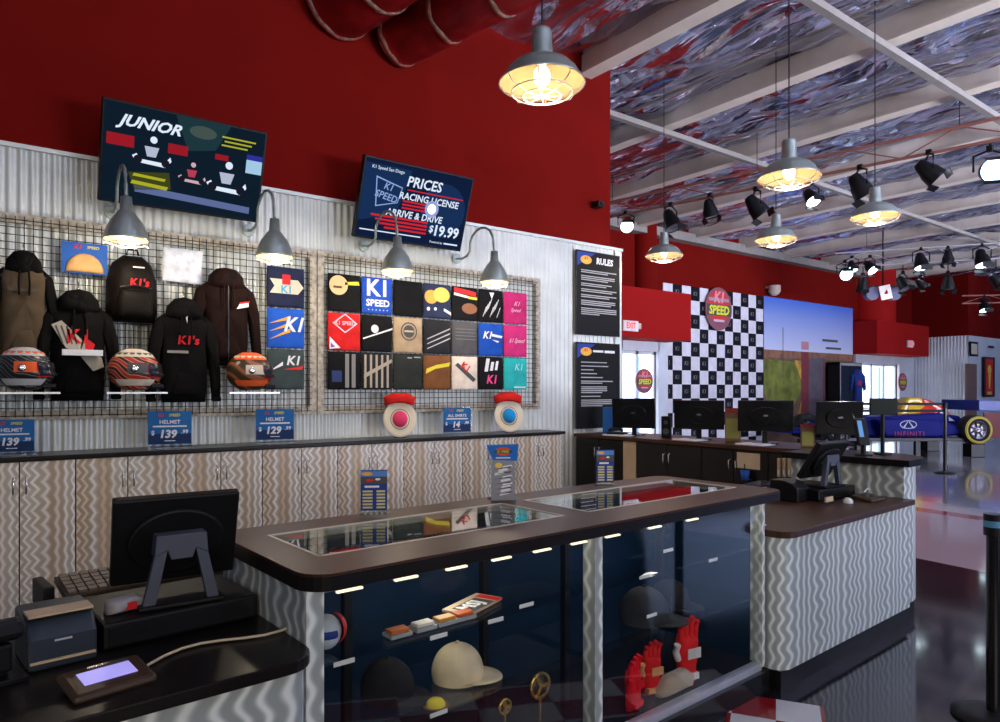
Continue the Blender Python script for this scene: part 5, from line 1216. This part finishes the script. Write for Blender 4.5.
# barrier posts with belts
def stanchion(c, h, label, belts=(), glow=False, r=.032):
    t = thing('barrier_post', label, 'barrier post', c, 0, 'barrier posts')
    MB().lathe([(.001,.0),(.17,0),(.175,.012),(.1,.03),(.04,.04),(.001,.04)], (0,0,0)).build('base', black, t); MB().cyl((0,0,.03),(0,0,h-.1), r, n=24).build('post', black_gloss, t)
    MB().cyl((0,0,h-.1),(0,0,h), r*1.35, n=24).build('belt_head', black, t)
    if glow: MB().lathe([(r*1.37,h-.06),(r*1.38,h-.045),(r*1.37,h-.03)], (0,0,0)).build('head_blue_sheen', M('sheen_blue', (.1,.3,.5), .3), t)  # blue light reflected on the post head, put in as a coloured ring
    for e, z in belts:
        v = Vector(e)-Vector(c); v.z = 0
        b = MB(); n = Vector((-v.y, v.x, 0)).normalized()*.002
        b.add([tuple(-n+Vector((0,0,z-.025))), tuple(v-n+Vector((0,0,z-.025))), tuple(v-n+Vector((0,0,z+.025))), tuple(-n+Vector((0,0,z+.025))), tuple(n+Vector((0,0,z-.025))), tuple(v+n+Vector((0,0,z-.025))), tuple(v+n+Vector((0,0,z+.025))), tuple(n+Vector((0,0,z+.025)))],
              [(0,1,2,3),(7,6,5,4),(0,4,5,1),(3,2,6,7),(0,3,7,4),(1,5,6,2)]); b.build('belt', M('belt_black', (.015,.015,.017), .7), t)
c = WZ(993.5, 720, 0); c = WD(993.5, 515, 3.3); stanchion((c.x, c.y, 0), EYE-(514-HZ)*3.3/FPX, 'black barrier post at the right frame edge in the foreground', (), True, .03)
c1 = WZ(945, 457, 0); c2 = WZ(845, 457, 0)
c1 = WD(945, 456, 13.0); c2 = WD(846, 456, 13.0)
stanchion((c1.x, c1.y, 0), 1.32, 'black barrier post in front of the racing car', (((c2.x+.1, c2.y+.02, 0), 1.30), ((c2.x+.1, c2.y+.02, 0), 1.17)))
stanchion((c2.x, c2.y, 0), 1.32, 'black barrier post behind the right till')

# ------------------------------------------------------------------ pendants
hot = M('pendant_bulb', (1,.9,.7), .4, emit=(1,.85,.55), es=3.5)
def pendant(px, py_rim, d, label):
    c = WD(px, py_rim, d); t = thing('pendant_lamp', label, 'pendant lamp', c, 0, 'warehouse pendant lamps')
    s = MB(); s.use(galv).lathe([(.001,.285),(.045,.285),(.05,.27),(.058,.14),(.062,.135),(.10,.125),(.15,.10),(.185,.065),(.20,.035),(.222,.012),(.228,0),(.222,0)])
    s.use(shade_in).lathe([(.222,0),(.19,.03),(.15,.08),(.08,.115),(.001,.12)]); s.build('shade', None, t)
    MB().cyl((0,0,.28),(0,0,CEIL-c.z), .005, n=6).build('cord', black, t)
    MB().sph((0,0,.04), (.045,.045,.055)).cyl((0,0,.07),(0,0,.12),.02).build('bulb', hot, t)
    g = MB()
    for rr, zz in ((.16,-.045),(.10,-.065)): g.tube([(rr*math.cos(q), rr*math.sin(q), zz) for q in [2*PI*j/24 for j in range(25)]], .004, 5)
    for q in range(8): a = q*PI/4; g.tube([(.222*math.cos(a), .222*math.sin(a), .0),(.2*math.cos(a), .2*math.sin(a), -.03),(.16*math.cos(a), .16*math.sin(a), -.045),(.1*math.cos(a), .1*math.sin(a), -.065),(.0,.0,-.068)], .0035, 5)
    g.build('wire_guard', alu, t)
    light('pendant_light', t, (0,0,-.13), 10, (1,.84,.62), .05)
pendant(542, 84, 3.64, 'large near warehouse pendant lamp in front of the red wall')
pendant(789, 178, 5.2, 'warehouse pendant lamp in the middle of the ceiling, second largest')
pendant(875, 217, 6.8, 'warehouse pendant lamp furthest to the right')
pendant(776, 240, 7.8, 'small warehouse pendant lamp below the middle one')
pendant(664, 256, 8.45, 'smallest warehouse pendant lamp right of the red wall end')

# ------------------------------------------------------------------ trusses and spotlights
def truss(p, q, label, m, gap=.26, name='lighting_truss'):
    p, q = Vector(p), Vector(q); t = thing(name, label, 'truss', p, 0); v = q-p; up = Vector((0,0,gap))
    MB().tube([(0,0,0), tuple(v)], .022).build('lower_chord', m, t); MB().tube([tuple(up), tuple(v+up)], .022).build('upper_chord', m, t)
    n = int(v.length/.6); b = MB()
    for i in range(n): b.tube([tuple(v*(i/n)+ (up if i % 2 else Vector())), tuple(v*((i+1)/n) + (Vector() if i % 2 else up))], .01, 5)
    b.build('lattice', m, t); h = MB()
    for i in range(1, n, 4): h.cyl(tuple(v*(i/n)+up), tuple(v*(i/n)+Vector((0,0,CEIL-p.z))), .006, n=5)
    h.build('hanger_rod', wire, t); return t
PA, PB = Vector((8.75, 9.2, 4.6)), Vector((10.3, 1.0, 4.6))
truss(PA, PB, 'rust-coloured lighting truss running across behind the pendants', truss_paint)
L1 = (PA, PB)
ca = WD(835, 262, 17); cb = WD(1040, 246, 15.5); L2 = (Vector((ca.x, ca.y, 4.55)), Vector((cb.x, cb.y, 4.55))); truss((ca.x, ca.y, 4.55), (cb.x, cb.y, 4.55), 'grey lighting truss over the racing car', truss_grey, .35)
ca = WD(962, 300, 20); cb = WD(1040, 291, 20); L3 = (Vector((ca.x, ca.y, 4.05)), Vector((cb.x, cb.y, 4.1))); truss((ca.x, ca.y, 4.05), (cb.x, cb.y, 4.1), 'short rust-coloured truss at the right above the far wall', truss_paint, .22)
lens_w = M('lens_white', (.8,.9,1), .2, emit=(.75,.9,1), es=6); lens_b = M('lens_blue', (.3,.5,1), .2, emit=(.35,.6,1), es=14); lens_o = M('lens_off', (.3,.28,.3), .15, .5)
def on_line(px, A, B):
    r = fr(px, HZ); n = Vector((-r.y, r.x)); t = -(A.xy.dot(n)) / ((B-A).xy.dot(n)); return A + (B-A)*t
def spot(px, py, d, size, aim, lens, label, power=0, col=(1,1,1), hang=None, body=black):
    ln_ = d; pt = on_line(px, *ln_); d = pt.x/fr(px, HZ).x; c = WD(px, py, d); s = size/FPX*d/.28; hang = max(.03, pt.z-c.z-.22*s-.03); t = thing('stage_spotlight', label, 'spotlight', c, 0, 'stage spotlights')
    q = Vector(aim).normalized().to_track_quat('-Z', 'Y')
    prof = [(.001,.17),(.05,.165),(.07,.13),(.09,.05),(.11,0),(.12,-.10),(.13,-.12),(.12,-.12)]
    b = MB().lathe([(r*s, z*s) for r, z in prof], (0,0,0), q, 20); b.build('housing', body, t)
    MB().lathe([(.001,-.10*s),(.08*s,-.105*s),(.118*s,-.11*s)], (0,0,0), q, 20).build('lens', lens, t)
    hz = (hang if hang else .2*s)
    side_ = q @ Vector((1,0,0)); side_.z = 0; side_ = (side_.normalized() if side_.length > .1 else Vector((1,0,0)))*.15*s
    MB().tube([tuple(side_), tuple(side_+Vector((0,0,.16*s))), (0,0,.22*s), tuple(-side_+Vector((0,0,.16*s))), tuple(-side_)], .012*s, 6).build('yoke', body, t)
    MB().tube([(0,0,.22*s),(0,0,.22*s+hz)], .012, 6).box(-.03,.03,-.03,.03,.2*s,.26*s).build('clamp', body, t)
    for sx in (-1, 1): MB().box(-.1*s, .1*s, -.004, .004, 0, .09*s).build('barn_door', body, t).matrix_local = Matrix.Translation(q @ Vector((0, sx*.13*s, -.12*s))) @ q.to_matrix().to_4x4() @ Matrix.Rotation(R(180+sx*-20), 4, 'X')
    if power: light('spot_light', t, q @ Vector((0,0,-.2*s)), power, col, .1*s, spot=70).rotation_euler = q.to_euler()
Rv = Vector((math.sin(R(YAW)), -math.cos(R(YAW)), 0)); Fv = Vector((math.cos(R(YAW)), math.sin(R(YAW)), 0)); Dn = Vector((0,0,-1))
spot(671, 221, L1, 20, -Fv*.3+Rv*.3+Dn, lens_o, 'leftmost dark spotlight on the rust truss, above the smallest pendant')
spot(710, 210, L1, 18, Rv*.2+Dn, lens_o, 'dark spotlight second from the left on the rust truss')
spot(756, 207, L1, 22, Rv*.7+Dn*.9, lens_o, 'dark spotlight left of the small middle pendant')
spot(811, 197, L1, 17, Rv*.15-Fv*.6+Dn*.8, lens_w, 'lit spotlight just right of the middle pendant', 30, (1,.95,.85))
spot(860, 187, L1, 24, Rv*.6+Dn, lens_o, 'dark spotlight above the rightmost pendant')
spot(929, 172, L1, 24, Rv*.7-Fv*.2+Dn*.7, lens_w, 'dark-bodied spotlight pointing right, beside the bright blue one')
spot(990, 171, L1, 27, -Fv+Dn*.25-Rv*.3, lens_b, 'bright blue-white spotlight at the right frame edge', 60, (.35,.5,1))
spot(626, 225, L1, 15, -Fv*.8+Dn*.4, lens_w, 'lit spotlight close to the red wall end', 20, (1,.95,.85))
for i, (px, py, sz, aim, ln, lab) in enumerate([
    (845, 273, 14, -Fv+Dn*.5-Rv*.2, lens_w, 'lit spotlight at the left end of the grey truss'), (852, 266, 11, -Fv*.7+Dn-Rv*.1, lens_w, 'small lit spotlight overlapping the leftmost far one'),
    (870, 267, 13, -Fv*.7+Dn*.8+Rv*.3, lens_w, 'lit spotlight second pair at the left of the grey truss'), (921, 262, 16, -Fv*.35+Dn, lens_w, 'lit downward spotlight in the middle of the grey truss'),
    (948, 258, 13, Dn, lens_o, 'dark spotlight between the two lit downward ones'), (982, 259, 17, -Fv*.35+Dn, lens_w, 'lit downward spotlight at the right of the grey truss'),
    (903, 284, 14, -Fv*.5+Dn+Rv*.3, lens_o, 'dark spotlight right of the double scoreboard lamp'), (921, 284, 10, Rv+Dn, lens_w, 'small slanted spotlight over the red corner'),
    (948, 284, 14, Dn, lens_o, 'dark spotlight low over the red corner'), (984, 306, 12, -Fv*.4+Dn, lens_w, 'lit spotlight below the short rust truss'),
    (863, 284, 12, Fv*.2+Dn, lens_o, 'dark spotlight below the left end of the grey truss'), (996, 280, 13, Rv+Dn, lens_o, 'dark spotlight at the right frame edge')]):
    spot(px, py, L2 if i != 9 else L3, sz, aim, ln, lab, 25 if ln is lens_w and i in (0,3,5) else 0, (.7,.8,1), hang=.3)
# double blue lamp with a white flag in the middle
c = WD(883, 293, 17); t = thing('twin_lamp', 'pair of blue lamps with a white printed panel between them', 'lamp', c, R(YAW-90))
for s in (-1, 1): MB().cyl((s*.27,-.05,-.02),(s*.27,.15,.0), .16, n=20).build('lamp_body', M('lamp_navy', (.02,.02,.12), .3), t)
MB(Matrix.Rotation(R(-12),4,'Y')).box(-.12,.14,-.12,-.08,-.17,.17).build('panel', M('panel_lit', (.75,.7,.72), .4, emit=(.8,.75,.8), es=.6), t); MB().use(P('red2', (.55,.015,.02))).poly([(-.05,-.05),(.06,-.03),(.02,.08)], -.13).build('panel_print', None, t)
MB().box(-.3,.3,-.02,.02,.14,.18).tube([(0,0,.18),(0,0,CEIL-c.z-.1)],.02).build('hanger', dark_metal, t)
print('objects', len(bpy.data.objects))
